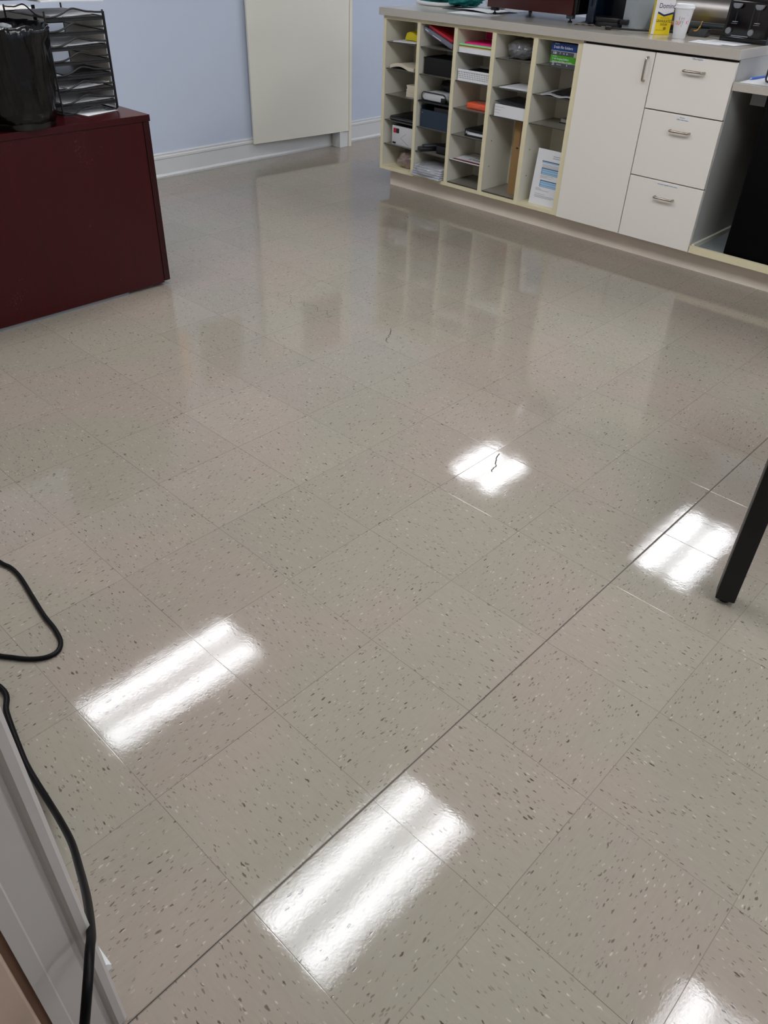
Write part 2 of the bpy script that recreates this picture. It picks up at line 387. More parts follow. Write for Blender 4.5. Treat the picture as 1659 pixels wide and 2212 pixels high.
M_metal = mat('brushed_nickel', (178, 168, 156), 0.25, metal=1.0)
M_steel = mat('stainless_steel', (122, 118, 116), 0.3, metal=1.0, var=0.1, scale=20)
M_mah = wood_mat('mahogany_laminate', (44, 4, 8), (66, 8, 11), 0.3, 'Z', 0.8, scuff=0.14)
M_mah2 = wood_mat('mahogany_edge', (36, 4, 8), (50, 7, 10), 0.3, 'Z')
M_maht = wood_mat('mahogany_top', (44, 6, 10), (62, 10, 14), 0.24, 'Y')
M_black = mat('black_plastic', (16, 16, 19), 0.35)
M_blackm = mat('black_powder_coat', (20, 20, 22), 0.5, bump=0.0002, bscale=300)
M_blackg = mat('black_gloss', (9, 9, 13), 0.15)
M_navy = mat('navy_plastic', (14, 18, 34), 0.22)
M_dkgrey = mat('dark_grey_plastic', (58, 62, 66), 0.4)
M_grey = mat('grey_plastic', (120, 124, 128), 0.4)
M_lgrey = mat('silver_grey_plastic', (150, 158, 164), 0.35)
M_white = mat('white_paper', (224, 225, 228), 0.65, var=0.02)
M_white2 = mat('bright_white_plastic', (232, 233, 235), 0.4, var=0.02)
M_cream = mat('cream_card', (214, 204, 182), 0.7, var=0.05)
M_ink = mat('black_ink', (30, 30, 34), 0.6)
M_inkg = mat('grey_ink', (128, 128, 134), 0.6)
M_cord = mat('black_rubber', (5, 4, 6), 0.45, spec=0.15)
M_liner = mat('black_bin_liner', (5, 5, 7), 0.2, bump=0.0025, bscale=14, spec=0.4)
M_mesh = mesh_mat('black_wire_cloth', (120, 122, 124), 1.75)
M_mesh2 = mat('grey_side_sheet', (226, 223, 214), 0.5, var=0.08, scale=30)
M_yellow = mat('yellow_plastic', (206, 190, 12), 0.45, var=0.1)
M_sugar = mat('yellow_carton', (244, 216, 22), 0.4, var=0.04)
M_sugarw = mat('white_carton', (232, 230, 232), 0.4)
M_nvink = mat('navy_ink', (24, 26, 92), 0.5)
M_red = mat('red_plastic', (176, 24, 40), 0.4)
M_pink = mat('magenta_paper', (236, 30, 130), 0.6)
M_green = mat('pale_green_paper', (160, 226, 160), 0.6)
M_orange = mat('orange_paper', (236, 98, 50), 0.6)
M_teal = mat('teal_cloth', (14, 128, 124), 0.7, var=0.25, scale=30, bump=0.003, bscale=60)
M_maroon = mat('maroon_enamel', (64, 22, 20), 0.25)
M_wood = wood_mat('tan_wood', (176, 126, 84), (196, 148, 104), 0.45, 'X')
M_gold = mat('yellow_brass', (226, 180, 84), 0.3, metal=0.6)
M_kraft = mat('kraft_card', (150, 118, 74), 0.75, var=0.06, scale=10)
M_blue = mat('blue_pen_plastic', (36, 98, 212), 0.35)
M_film = film_mat('clear_film', (205, 205, 208), 0.22)
M_bag = film_mat('smoky_bag_film', (150, 152, 156), 0.35, bump=0.01, bscale=22)
M_tan = film_mat('brown_tinted_film', (172, 150, 138), 0.55, bump=0.004, bscale=14)

# ================================================================ THE SETTING
XL, XR, YB, YF, H = -4.21, 3.2, -1.9, 6.3, 2.7
bm = newbm(); bx(XL - .1, XR + .1, YB - .1, YF + .1, -0.05, 0.0, bm=bm); struct('floor', bm, M_floor)
struct('ceiling', bx(XL - .1, XR + .1, YB - .1, YF + .1, H, H + .05), M_ceil)
struct('wall_left', bx(XL - .1, XL, YB - .1, YF + .1, 0, H), M_wall)
struct('wall_right', bx(XR, XR + .1, YB - .1, YF + .1, 0, H), M_wall)
struct('wall_back', bx(XL, XR, YF, YF + .1, 0, H), M_wall)
struct('wall_corridor', bx(XL, XR, YB - .1, YB, 0, H), mat('corridor_paint', (190, 176, 160), 0.7))
M_part = mat('partition_paint', (188, 178, 170), 0.6, var=0.02)
bm = bx(XL, -0.035, -0.345, -0.248, 0, H); bx(0.935, XR, -0.345, -0.248, 0, H, bm=bm); bx(-0.035, 0.935, -0.345, -0.248, 2.08, H, bm=bm)
struct('wall_front', bm, M_part)

def base_profile(bm, p0, p1, nrm, h=0.15):
    """moulded baseboard from p0 to p1, nrm points into the room"""
    prof = [(0, 0), (0.022, 0), (0.024, 0.012), (0.018, 0.022), (0.0135, 0.024), (0.0135, 0.112), (0.017, 0.116), (0.017, 0.128), (0.011, 0.133), (0.010, 0.139), (0.013, 0.142), (0.010, 0.150), (0, 0.150)]
    t = bmesh.new(); ends = []
    for p in (p0, p1): ends.append([t.verts.new((p[0] + nrm[0] * a, p[1] + nrm[1] * a, b * h / 0.15)) for a, b in prof])
    n = len(prof)
    for k in range(n): t.faces.new((ends[0][k], ends[0][(k + 1) % n], ends[1][(k + 1) % n], ends[1][k]))
    t.faces.new(ends[0]); t.faces.new(ends[1][::-1]); bmesh.ops.recalc_face_normals(t, faces=t.faces); merge(bm, t)
bm = newbm(); base_profile(bm, (XL, -0.248), (XL, YF), (1, 0)); struct('baseboard_left', bm, M_trim)
bm = newbm(); base_profile(bm, (XL, YF), (XR, YF), (0, -1)); struct('baseboard_back', bm, M_trim)
bm = newbm(); base_profile(bm, (XL, -0.248), (-0.09, -0.248), (0, 1)); base_profile(bm, (0.99, -0.248), (XR, -0.248), (0, 1)); struct('baseboard_front', bm, M_trim)

# door jamb on the left of the opening: a moulded white lining with a brown strip behind it
bm = newbm()
prof = [(-0.040, -0.247), (-0.0085, -0.247), (-0.005, -0.252), (-0.005, -0.262), (-0.010, -0.266), (-0.016, -0.269), (-0.016, -0.273), (-0.0105, -0.277), (-0.0105, -0.299), (-0.0105, -0.314), (-0.004, -0.3165), (-0.004, -0.336), (-0.040, -0.336)]
prism([(a, b) for a, b in prof], 0.004, 2.08, bm=bm, axis='Z')
jr = [(0.90 - a, b) for a, b in prof]
prism([(a, b) for a, b in jr], 0.0, 2.08, bm=bm, axis='Z')
bx(-0.035, 0.935, -0.336, -0.25, 2.045, 2.08, bm=bm)
struct('trim_1', bm, mat('jamb_paint', (186, 180, 174), 0.4, var=0.05, scale=4))
struct('trim_2', bx(-0.04, -0.012, -0.347, -0.336, 0, 2.08), mat('brown_jamb_strip', (122, 88, 66), 0.6))
struct('trim_3', bx(-0.11, -0.006, -0.42, -0.347, 0, 2.14, bev=0.004), mat('beige_casing', (196, 172, 152), 0.5))
bm = bx(-0.095, -0.041, -0.248, -0.243, 0, 2.12, bev=0.003); bx(0.941, 0.995, -0.248, -0.243, 0, 2.12, bev=0.003, bm=bm); bx(-0.095, 0.995, -0.248, -0.243, 2.09, 2.15, bev=0.003, bm=bm)
struct('trim_4', bm, M_trim)

# ceiling light panels (the first mirror in the floor as bright patches, the last are added)
def lamp_mat():
    m = bpy.data.materials.new('lit_lens'); m.use_nodes = True; nt = m.node_tree; L = nt.links.new
    nt.nodes.remove(nt.nodes['Principled BSDF']); out = nt.nodes['Material Output']
    tc = node(nt, 'ShaderNodeTexCoord'); sp = node(nt, 'ShaderNodeSeparateXYZ'); L(tc.outputs['Object'], sp.inputs[0])
    ab = node(nt, 'ShaderNodeMath', operation='ABSOLUTE'); L(sp.outputs[0], ab.inputs[0])
    su = node(nt, 'ShaderNodeMath', operation='SUBTRACT'); L(ab.outputs[0], su.inputs[0]); su.inputs[1].default_value = 0.13
    a2 = node(nt, 'ShaderNodeMath', operation='ABSOLUTE'); L(su.outputs[0], a2.inputs[0])
    mr = node(nt, 'ShaderNodeMapRange'); mr.interpolation_type = 'SMOOTHSTEP'; L(a2.outputs[0], mr.inputs['Value'])
    mr.inputs['From Min'].default_value = 0.0; mr.inputs['From Max'].default_value = 0.115; mr.inputs['To Min'].default_value = LAMP * 1.45; mr.inputs['To Max'].default_value = LAMP * 0.50
    em = node(nt, 'ShaderNodeEmission'); em.inputs['Color'].default_value = (0.945, 0.965, 1.0, 1)
    L(mr.outputs[0], em.inputs['Strength']); L(em.outputs[0], out.inputs['Surface']); return m
M_lens = lamp_mat(); M_frame = mat('white_enamel', (230, 230, 228), 0.4)
def panel(x, y, label, hl=0.61):
    t = thing('ceiling_light', label, 'light', (x, y, H - 0.03), 'recessed ceiling lights')
    b = newbm()
    for s in (-1, 1):
        bx(x + s * 0.285 - 0.018, x + s * 0.285 + 0.018, y - hl, y + hl, H - 0.03, H - 0.001, bm=b)
        bx(x - 0.27, x + 0.27, y + s * (hl - 0.018) - 0.018, y + s * (hl - 0.018) + 0.018, H - 0.03, H - 0.001, bm=b)
    part('frame', b, M_frame, t, smooth=False)
    part('diffuser', bx(x - 0.268, x + 0.268, y - hl + 0.035, y + hl - 0.035, H - 0.018, H - 0.004), M_lens, t, smooth=False)
panel(-0.87, 1.26, 'ceiling light mirrored in the floor at the bottom centre of the photo')
panel(-2.72, 1.28, 'ceiling light mirrored in the floor at the lower left of the photo')
panel(-0.93, 5.12, 'ceiling light mirrored in the floor beside the black table leg', 0.54)
panel(-2.80, 4.87, 'shorter ceiling light mirrored in the floor in front of the cabinets', 0.34)
panel(0.86, 1.38, 'ceiling light mirrored in the floor at the bottom right corner')
panel(0.75, -1.12, 'added light panel in the corridor to brighten the door jamb', 0.2)  # unseen panel, added to light the jamb from the corridor side
panel(2.55, 1.38, 'added fill light over the right side of the room near the door')  # unseen fill panel, added for more brightness in the room
panel(0.92, 5.12, 'added fill light over the lower counter, out of view')  # added fill, brightens the room without a new floor highlight
panel(2.55, 5.12, 'added fill light over the far right corner of the room')  # added fill panel out of view, lifts the overall level

# ================================================================ THE CABINET RUN
Y0 = 3.62            # plane of the carcass fronts
KICKY = 3.690
ZB, ZT = 0.107, 0.962
single('kick_board', bx(-3.134, 1.2, KICKY, KICKY + 0.02, 0.0, 0.1065), M_kick, 'long low beige board running along the floor beneath the cabinets', 'kick board', smooth=False)
ct = thing('worktop', 'long grey laminate worktop over the cubbyholes, door and drawers', 'worktop', (-2.1, 3.95, ZT + 0.001))
bm = bx(-3.187, -0.978, 3.595, 4.36, ZT + 0.001, 1.003, bev=0.0012, seg=1)
part('slab', bm, M_top, ct, smooth=False)

# pigeonhole unit
cub = thing('pigeonhole_cabinet', 'cream open cabinet of five columns of pigeonholes beside the left end', 'cabinet', (-2.48, Y0, ZB))
divs = [(-3.170, -3.148), (-2.899, -2.876), (-2.622, -2.598), (-2.355, -2.328), (-2.086, -2.057), (-1.815, -1.785)]
DEP = 0.262
for a, b in divs:
    d = part('divider', bx(a, b, Y0 + 0.002, Y0 + 0.58 if a < -3.1 else Y0 + DEP, ZB, ZT), M_inner, cub, smooth=False)
    part('edge_strip', bx(a, b, Y0, Y0 + 0.002, ZB, ZT, bev=0.0004, seg=1), M_edge, d, smooth=False)
part('bottom_board', bx(-3.148, -1.815, Y0 + 0.001, Y0 + DEP, ZB, ZB + 0.019), M_edge, cub, smooth=False)
part('top_rail', bx(-3.148, -1.815, Y0 + 0.001, Y0 + DEP, 0.944, ZT), M_edge, cub, smooth=False)
part('back_panel', bx(-3.148, -1.785, Y0 + DEP, Y0 + DEP + 0.012, ZB, ZT), M_inner, cub, smooth=False)
SH = [0.829, 0.688, 0.545, 0.402, 0.262]
cells = [(divs[i][1] + 0.0005, divs[i + 1][0] - 0.0005) for i in range(5)]
for c, (a, b) in enumerate(cells):
    for z in (SH if c < 3 else SH[:3]):
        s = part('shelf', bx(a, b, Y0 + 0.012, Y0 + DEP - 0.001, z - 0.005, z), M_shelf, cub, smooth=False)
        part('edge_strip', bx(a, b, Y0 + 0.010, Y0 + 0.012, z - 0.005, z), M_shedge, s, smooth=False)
    if c in (2, 3):
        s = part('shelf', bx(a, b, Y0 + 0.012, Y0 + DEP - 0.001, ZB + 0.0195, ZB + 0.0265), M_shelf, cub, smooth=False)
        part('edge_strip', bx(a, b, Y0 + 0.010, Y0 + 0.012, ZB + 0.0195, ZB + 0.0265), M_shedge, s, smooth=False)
# shelf peg holes in the two open columns
for c in (3, 4):
    for zz in (0.262, 0.402):
        bm = newbm()
        lathe([(0, 0), (0.0028, 0), (0.0028, 0.0012), (0, 0.0012)], seg=10, bm=bm)
        bm.verts.ensure_lookup_table(); vs = bm.verts[-22:]
        vs = [v for v in bm.verts if v.co.length < 0.01]
        bmesh.ops.transform(bm, matrix=Matrix.Translation((cells[c][0] + 0.0, Y0 + 0.055, zz)) @ Matrix.Rotation(PI / 2, 4, 'Y'), verts=vs)
        part('peg_hole', bm, M_ink, cub, smooth=False)

# door and drawer unit
FY = 3.612
base = thing('base_cabinet', 'cream base cabinet with one tall door and three drawers', 'cabinet', (-1.38, Y0, ZB))
bm = bx(-1.784, -1.768, FY + 0.02, 4.2, ZB, ZT); bx(-1.0, -0.982, FY + 0.02, 4.2, ZB, ZT, bm=bm); bx(-1.768, -1.0, FY + 0.02, 4.2, ZB, ZB + 0.018, bm=bm)
bx(-1.768, -1.0, 4.18, 4.2, ZB + 0.018, ZT, bm=bm); bx(-1.768, -1.0, FY + 0.02, 4.18, ZT - 0.018, ZT, bm=bm); bx(-1.39, -1.376, FY + 0.02, 4.18, ZB + 0.018, ZT - 0.018, bm=bm)
part('body', bm, mat('grey_side_laminate', (176, 176, 172), 0.4, var=0.02), base, smooth=False)
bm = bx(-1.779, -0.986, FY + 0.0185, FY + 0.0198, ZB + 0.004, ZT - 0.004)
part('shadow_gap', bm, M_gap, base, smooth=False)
def pull(x, z, vertical, parent):
    """bar handle bowed off the front"""
    h = 0.0495; d = 0.023
    pts = [(-h, 0.0), (-h, -0.008), (-h + 0.0035, -d + 0.006), (-h + 0.011, -d), (h - 0.011, -d), (h - 0.0035, -d + 0.006), (h, -0.008), (h, 0.0)]
    pts = smooth_path([(p[0], p[1], 0) for p in pts], 5)
    P = [((x, FY + p[1], z + p[0]) if vertical else (x + p[0], FY + p[1], z)) for p in pts]
    return part('handle', tube(P, 0.0052, 12), M_metal, parent)
dr = part('door', bx(-1.7815, -1.3865, FY, FY + 0.018, ZB, 0.951, bev=0.0015), M_front, base, smooth=False)
pull(-1.416, 0.878, True, dr)
dz = [(0.7165, 0.951), (0.411, 0.7115), (ZB, 0.4065)]
for (z0, z1), hz in zip(dz, (0.895, 0.640, 0.332)):
    d = part('drawer', bx(-1.3815, -0.9845, FY, FY + 0.018, z0, z1, bev=0.0015), M_front, base, smooth=False)
    pull(-1.1735, hz, False, d)
    if z0 > 0.7:
        part('paper_label', bx(-1.208, -1.130, FY - 0.0006, FY, 0.9385, 0.9505), M_white2, d, smooth=False)
        text('Office Supplies', 0.0062, (-1.172, FY - 0.0008, 0.9445), M_ink, d)
    elif z0 > 0.4:
        part('paper_label', bx(-1.213, -1.139, FY - 0.0006, FY, 0.686, 0.705), M_white2, d, smooth=False)
        text("Drawers", 0.0052, (-1.178, FY - 0.0008, 0.7005), M_ink, d)
        text('Office Information', 0.0056, (-1.176, FY - 0.0008, 0.691), M_ink, d)
    else:
        part('paper_label', bx(-1.240, -1.104, FY - 0.0006, FY, 0.388, 0.3985), M_white2, d, smooth=False)
        text('Computer Supplies & Information', 0.0056, (-1.172, FY - 0.0008, 0.3935), M_ink, d)

# lower desk return at the right, with the knee space below
ld = thing('lower_counter', 'lower grey laminate counter at the right end beyond the drawers', 'worktop', (0.0, 3.9, 0.842))
part('slab', bx(-0.9805, 1.2, 3.612, 4.25, 0.842, 0.875, bev=0.0012, seg=1), M_top, ld, smooth=False)
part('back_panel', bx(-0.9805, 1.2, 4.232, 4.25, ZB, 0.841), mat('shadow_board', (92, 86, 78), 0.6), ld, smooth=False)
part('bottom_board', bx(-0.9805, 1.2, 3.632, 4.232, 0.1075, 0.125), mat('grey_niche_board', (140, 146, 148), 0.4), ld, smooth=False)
part('bottom_rail', bx(-0.9805, 1.2, 3.614, 3.632, 0.107, 0.141), M_edge, ld, smooth=False)
part('side_batten', bx(-0.9805, -0.966, 3.632, 4.232, 0.125, 0.146), M_inner, ld, smooth=False)
part('right_leg', bx(1.18, 1.2, 3.632, 4.232, 0.125, 0.841), M_inner, ld, smooth=False)
single('wall_bracket', bx(-0.915, -0.845, 3.70, 3.708, 0.785, 0.8415, bev=0.001), M_grey, 'small grey metal plate fixed under the lower counter', 'bracket', smooth=False)
fr = thing('mini_fridge', 'black mini fridge standing in the knee space under the lower counter', 'fridge', (-0.55, 3.9, 0.125))
bm = bx(-0.817, -0.35, 3.69, 4.2, 0.131, 0.83, bev=0.006); part('body', bm, M_black, fr)
part('door', bx(-0.819, -0.348, 3.645, 3.687, 0.134, 0.828, bev=0.006), mat('matt_black_door', (3, 3, 5), 0.6, spec=0.1), fr)
for sx in (-0.79, -0.38):
    part('foot', lathe([(0, 0), (0.014, 0), (0.014, 0.01), (0, 0.01)], (sx, 3.72, 0.1253), 14), M_blackm, fr)

# ================================================================ LAMINATE PANEL ON THE BLUE WALL
lp = thing('laminate_panel', 'tall cream laminate panel standing against the blue wall on a stub foot', 'panel', (-4.12, 3.8, 0))
pl = [(-4.171, 3.376), (-4.089, 4.232), (-4.107, 4.234), (-4.189, 3.378)]
part('board', prism(pl, 0.112, 1.62, bev=0.0015), mat('ivory_laminate', (226, 223, 211), 0.42, var=0.02, scale=2.5), lp, smooth=False)
part('side_board', bx(-4.187, -4.088, 4.236, 4.262, 0.0005, 1.62, bev=0.001), mat('ivory_edge', (228, 223, 206), 0.45), lp, smooth=False)
part('foot_block', bx(-4.186, -4.100, 4.150, 4.2355, 0.0005, 0.1115, bev=0.001), M_trim, lp, smooth=False)

# guessed wall pieces, added out of view for their mirror images in the floor
single('notice', bx(-4.2095, -4.205, 2.38, 2.66, 1.10, 1.50), mat('orange_poster', (226, 150, 84), 0.6), 'guessed orange notice on the blue wall, added unseen for its mirror image in the floor', 'notice', smooth=False)
for nm, y0, y1, z0, z1, xx, lb in (('picture', 2.76, 3.14, 1.10, 1.62, -4.2095, 'guessed dark picture, added unseen on the blue wall left of the laminate panel'), ('picture', 3.76, 4.14, 1.16, 1.60, None, 'guessed dark picture, added unseen on the laminate panel')):
    x0 = xx if xx else -4.1125
    pf = thing('guessed_picture', lb, 'picture', (x0, (y0 + y1) / 2, z0))
    rr = None if xx else Matrix.Rotation(-math.radians(5.47), 4, 'Z')
    part('frame', bx(x0, x0 + 0.02, y0, y1, z0, z1, bev=0.002, rot=rr), M_black, pf, smooth=False)
    part('print', bx(x0 + 0.0202, x0 + 0.0208, y0 + 0.02, y1 - 0.02, z0 + 0.02, z1 - 0.02, rot=rr, piv=(x0 + 0.01, (y0 + y1) / 2, (z0 + z1) / 2)), mat('dusky_print', (70, 62, 62), 0.5, var=0.3, scale=12), pf, smooth=False)

# ================================================================ DESK
dk = thing('desk', 'dark mahogany office desk seen from its closed end at the left', 'desk', (-2.95, 0.8, 0))
part('desktop', bx(-3.34, -2.577, -0.10, 1.584, 0.700, 0.725, bev=0.0012, seg=1), M_maht, dk, smooth=False)
part('front_panel', bx(-2.600, -2.582, -0.085, 1.548, 0.014, 0.699), M_mah, dk, smooth=False)
part('side_panel', bx(-3.32, -2.579, 1.5495, 1.578, 0.022, 0.699), M_mah2, dk, smooth=False)
part('side_panel', bx(-3.32, -2.601, -0.085, -0.058, 0.01, 0.699), M_mah2, dk, smooth=False)
part('floor_reflection', bx(-2.602, -2.588, -0.08, 1.36, 0.0, 0.0135), mat('grey_reflection_strip', (120, 122, 126), 0.4), dk, smooth=False)  # grey bar standing in for a pale reflection under the desk panel
part('foot', bx(-2.66, -2.612, 1.50, 1.545, 0.0, 0.022), M_blackm, dk, smooth=False)
part('foot', bx(-3.30, -3.25, 1.50, 1.545, 0.0, 0.022), M_blackm, dk, smooth=False)
part('foot', bx(-3.30, -3.25, -0.08, -0.04, 0.0, 0.0105), M_blackm, dk, smooth=False)

DZ = 0.7255
# bin with black liner
CX, CY = -2.690, 1.083
tb = thing('waste_bin', 'black round waste bin lined with a black bag on the desk corner', 'bin', (CX, CY, DZ))
part('bin_body', lathe([(0, 0), (0.128, 0), (0.132, 0.004), (0.134, 0.02), (0.136, 0.022), (0.150, 0.30), (0.1535, 0.303), (0.1535, 0.31), (0.147, 0.31), (0.131, 0.02), (0, 0.012)], (CX, CY, DZ), 56), mat('black_bin_plastic', (10, 10, 12), 0.3, bump=0.002, bscale=14), tb)
def lin_fn(r, z, a, j):
    q = Vector((math.cos(a) * 2.2, math.sin(a) * 2.2, z * 9 + j * 0.05))
    f = 0.010 * noise.noise(q * 1.6) + 0.006 * noise.noise(q * 3.7) + 0.016 * max(0, 0.22 - abs(noise.noise(Vector((math.cos(a) * 2.4, math.sin(a) * 2.4 + z * 3, z * 4)) * 1.9))) / 0.22
    k = 1.0 if z > 0.10 else 0.4
    return r + max(abs(f) * k, 0.001) * (0.7 if z > 0.05 else 0.3) + 0.003, z + 0.010 * noise.noise(Vector((math.cos(a) * 3, math.sin(a) * 3, j * 0.4)))
prof = [(0.1335, 0.022), (0.1355, 0.06), (0.139, 0.095), (0.1405, 0.13), (0.143, 0.165), (0.1485, 0.20), (0.153, 0.24), (0.156, 0.275), (0.159, 0.305), (0.160, 0.322), (0.155, 0.335), (0.146, 0.332), (0.138, 0.31), (0.132, 0.26), (0.125, 0.22), (0.09, 0.2), (0.03, 0.19), (0.001, 0.19)]
part('bin_liner', lathe(prof, (CX, CY, DZ), 120, fn=lin_fn), M_liner, tb, smooth='all')
bm = blob(CX + 0.01, CY - 0.03, DZ + 0.25, 0.10, 0.09, 0.05, 0.5, 2.6, 4, 4)
part('rubbish', bm, mat('grey_rubbish', (96, 100, 104), 0.4, var=0.3, bump=0.01, bscale=40), tb)

# wire letter rack of seven trays
RXF, RXB, RY0, RY1 = -2.735, -3.065, 1.285, 1.530
rk = thing('letter_rack', 'tall black wire letter rack of seven trays at the back of the desk', 'rack', ((RXF + RXB) / 2, (RY0 + RY1) / 2, DZ))
for yy, sgn in ((RY0, 1), (RY1, -1)):
    pts = [(RXF, yy, 1.085), (RXF, yy, 0.745), (RXF, yy, 0.733), (RXF - 0.004, yy + sgn * 0.004, 0.7295), (RXB + 0.004, yy + sgn * 0.004, 0.7295), (RXB, yy, 0.735), (RXB, yy, 1.085)]
    part('frame_wire', tube(pts, 0.0036, 8), M_blackm, rk)
    part('frame_wire', tube([(RXF + 0.0055, yy - sgn * 0.002, 1.08), (RXF + 0.0055, yy - sgn * 0.002, 0.735)], 0.0026, 8), M_blackm, rk)
pts = [(RXF, RY0 + 0.006, 0.7305), (RXF, RY0 + 0.05, 0.7305), (RXF, RY0 + 0.085, 0.742), (RXF, RY1 - 0.085, 0.748), (RXF, RY1 - 0.05, 0.7325), (RXF, RY1 - 0.006, 0.7305)]
part('base_wire', tube(smooth_path(pts, 6), 0.0028, 8), M_blackm, rk)
TZ = [0.765, 0.815, 0.865, 0.915, 0.965, 1.015, 1.063]
def wave(t):
    return 0.027 * math.exp(-((t - 0.48) / 0.21) ** 2) + 0.012 * max(0, min(1, (t - 0.55) * 4)) + 0.001
for i, z in enumerate(TZ):
    bm = bx(RXB + 0.004, RXF - 0.002, RY0 + 0.004, RY1 - 0.004, z - 0.0022, z - 0.001)
    tr = part('tray', bm, M_mesh, rk, smooth=False)
    part('front_lip', bx(RXF - 0.0012, RXF - 0.0002, RY0 + 0.004, RY1 - 0.004, z - 0.011, z), M_blackm, tr, smooth=False)
    bm = tube([(RXF, RY0 + 0.003, z - 0.001), (RXF, RY1 - 0.003, z - 0.001)], 0.0026, 8)
    tube([(RXF, RY0 + 0.003, z - 0.011), (RXF, RY1 - 0.003, z - 0.011)], 0.0018, 8, bm=bm)
    pts = [(RXF + 0.004, RY0 + 0.002 + (RY1 - RY0 - 0.004) * t, z + 0.001 + wave(t)) for t in [k / 24 for k in range(25)]]
    tube([(RXF + 0.004, RY0 + 0.002, z)] + pts, 0.0034, 8, bm=bm)
    part('rim_wire', bm, M_blackm, tr)
    bm = newbm()
    for yy in (RY0 + 0.003, RY1 - 0.003): tube([(RXF, yy, z), (RXB, yy, z)], 0.0022, 8, bm=bm)
    tube([(RXB, RY0, z), (RXB, RY1, z)], 0.0022, 8, bm=bm)
    if i == 6:
        pts = [(RXF - 0.002 - (RXF - RXB - 0.004) * t, RY0, z + 0.001 + 1.2 * wave(t)) for t in [k / 24 for k in range(25)]]
        tube(pts, 0.0026, 8, bm=bm)
    part('side_wire', bm, M_blackm, tr)
part('side_panel', bx(RXB + 0.01, RXF - 0.005, RY1 - 0.0035, RY1 - 0.003, 0.74, 1.06), M_mesh2, rk, smooth=False)
part('back_post', bx(RXB - 0.001, RXB + 0.001, 1.40, 1.415, 0.74, 1.08), M_blackm, rk, smooth=False)
lab = {6: ('sheaf of papers in the top tray of the black letter rack', 0.014), 4: ('sheaf of papers in the fifth tray of the black letter rack', 0.010),
       1: ('thick sheaf of white papers in the second lowest rack tray', 0.018), 0: ('papers lying in the lowest tray of the black letter rack', 0.007), 2: ('dark folder lying in the third lowest rack tray', 0.012)}
for i, (l, th) in lab.items():
    z = TZ[i]; mm = M_white if i != 2 else M_black
    k = random.random() * 0.05
    bm = sheet(RXB + 0.03, RXF - 0.012, RY0 + 0.012 + k, RY1 - 0.010, z + 0.0015, th * 0.35, fn=lambda s, q, th=th: th * 0.6 * (q ** 2) * s)
    single('paper_stack' if i != 2 else 'folder', bm, mm, l, 'papers' if i != 2 else 'folder', 'papers in the letter rack' if i != 2 else None)
bm = sheet(-2.92, -2.70, 1.335, 1.50, DZ + 0.0004, 0.0008, rz=0.25)
single('paper_sheet', bm, M_white, 'white sheet of paper lying under the letter rack on the desk', 'paper')
# things on top of the rack and behind it
bm = sheet(-3.05, -2.745, 1.275, 1.545, 1.1125, 0.004, fn=lambda s, q: 0.002 * math.sin(3 * q + s), rz=0.05)
single('magazine', bm, M_white2, 'white magazine lying across the top of the letter rack', 'magazine')
gb = thing('scanner', 'grey flat machine resting on papers above the letter rack', 'machine', (-2.93, 1.36, 1.119))
part('body', bx(-3.10, -2.76, 1.10, 1.50, 1.1225, 1.178, bev=0.012, seg=3), M_grey, gb)
part('base_plate', bx(-3.08, -2.78, 1.12, 1.48, 1.1192, 1.1222), M_lgrey, gb, smooth=False)
single('storage_box', bx(-3.33, -3.10, 0.80, 1.47, DZ, 1.06, bev=0.003), mat('cream_box', (226, 222, 214), 0.6), 'cream cardboard box standing behind the waste bin on the desk', 'box')

# ================================================================ CABLES ON THE FLOOR
CORD_UP = [(-0.484, -0.152, 0.009), (-0.43, -0.153, 0.022), (-0.362, -0.161, 0.05), (-0.278, -0.174, 0.09), (-0.185, -0.197, 0.15), (-0.09, -0.222, 0.225), (0.0, -0.250, 0.305), (0.036, -0.266, 0.335), (0.061, -0.281, 0.34), (0.078, -0.295, 0.33), (0.091, -0.312, 0.30), (0.097, -0.332, 0.24), (0.092, -0.352, 0.16), (0.095, -0.375, 0.08), (0.094, -0.393, 0.0065), (0.08, -0.47, 0.0065), (0.02, -0.6, 0.0065)]
CP = [(-1.75, 0.16), (-1.5, 0.12), (-1.3, 0.095), (-1.191, 0.103), (-1.149, 0.113), (-1.096, 0.113), (-1.005, 0.1), (-0.924, 0.089), (-0.865, 0.085), (-0.817, 0.075), (-0.793, 0.056), (-0.792, 0.030), (-0.81, 0.002), (-0.844, -0.026), (-0.90, -0.058), (-1.05, -0.085), (-1.4, -0.10), (-1.8, -0.10)]
single('extension_lead', tube(smooth_path([(a, b, 0.0062) for a, b in CP], 8), 0.0058, 10), M_cord, 'loop of black cable lying on the floor at the left edge', 'cable')
CQ = [(-1.8, -0.21, .0068), (-1.3, -0.19, .0068), (-0.98, -0.145, .0068), (-0.782, -0.088, .0068), (-0.704, -0.11, .0068), (-0.608, -0.131, .0068), (-0.54, -0.143, .0078)] + CORD_UP[1:]
single('extension_lead', tube(smooth_path(CQ, 8), 0.0064, 12), M_cord, 'black cable rising from the floor past the white door jamb', 'cable')

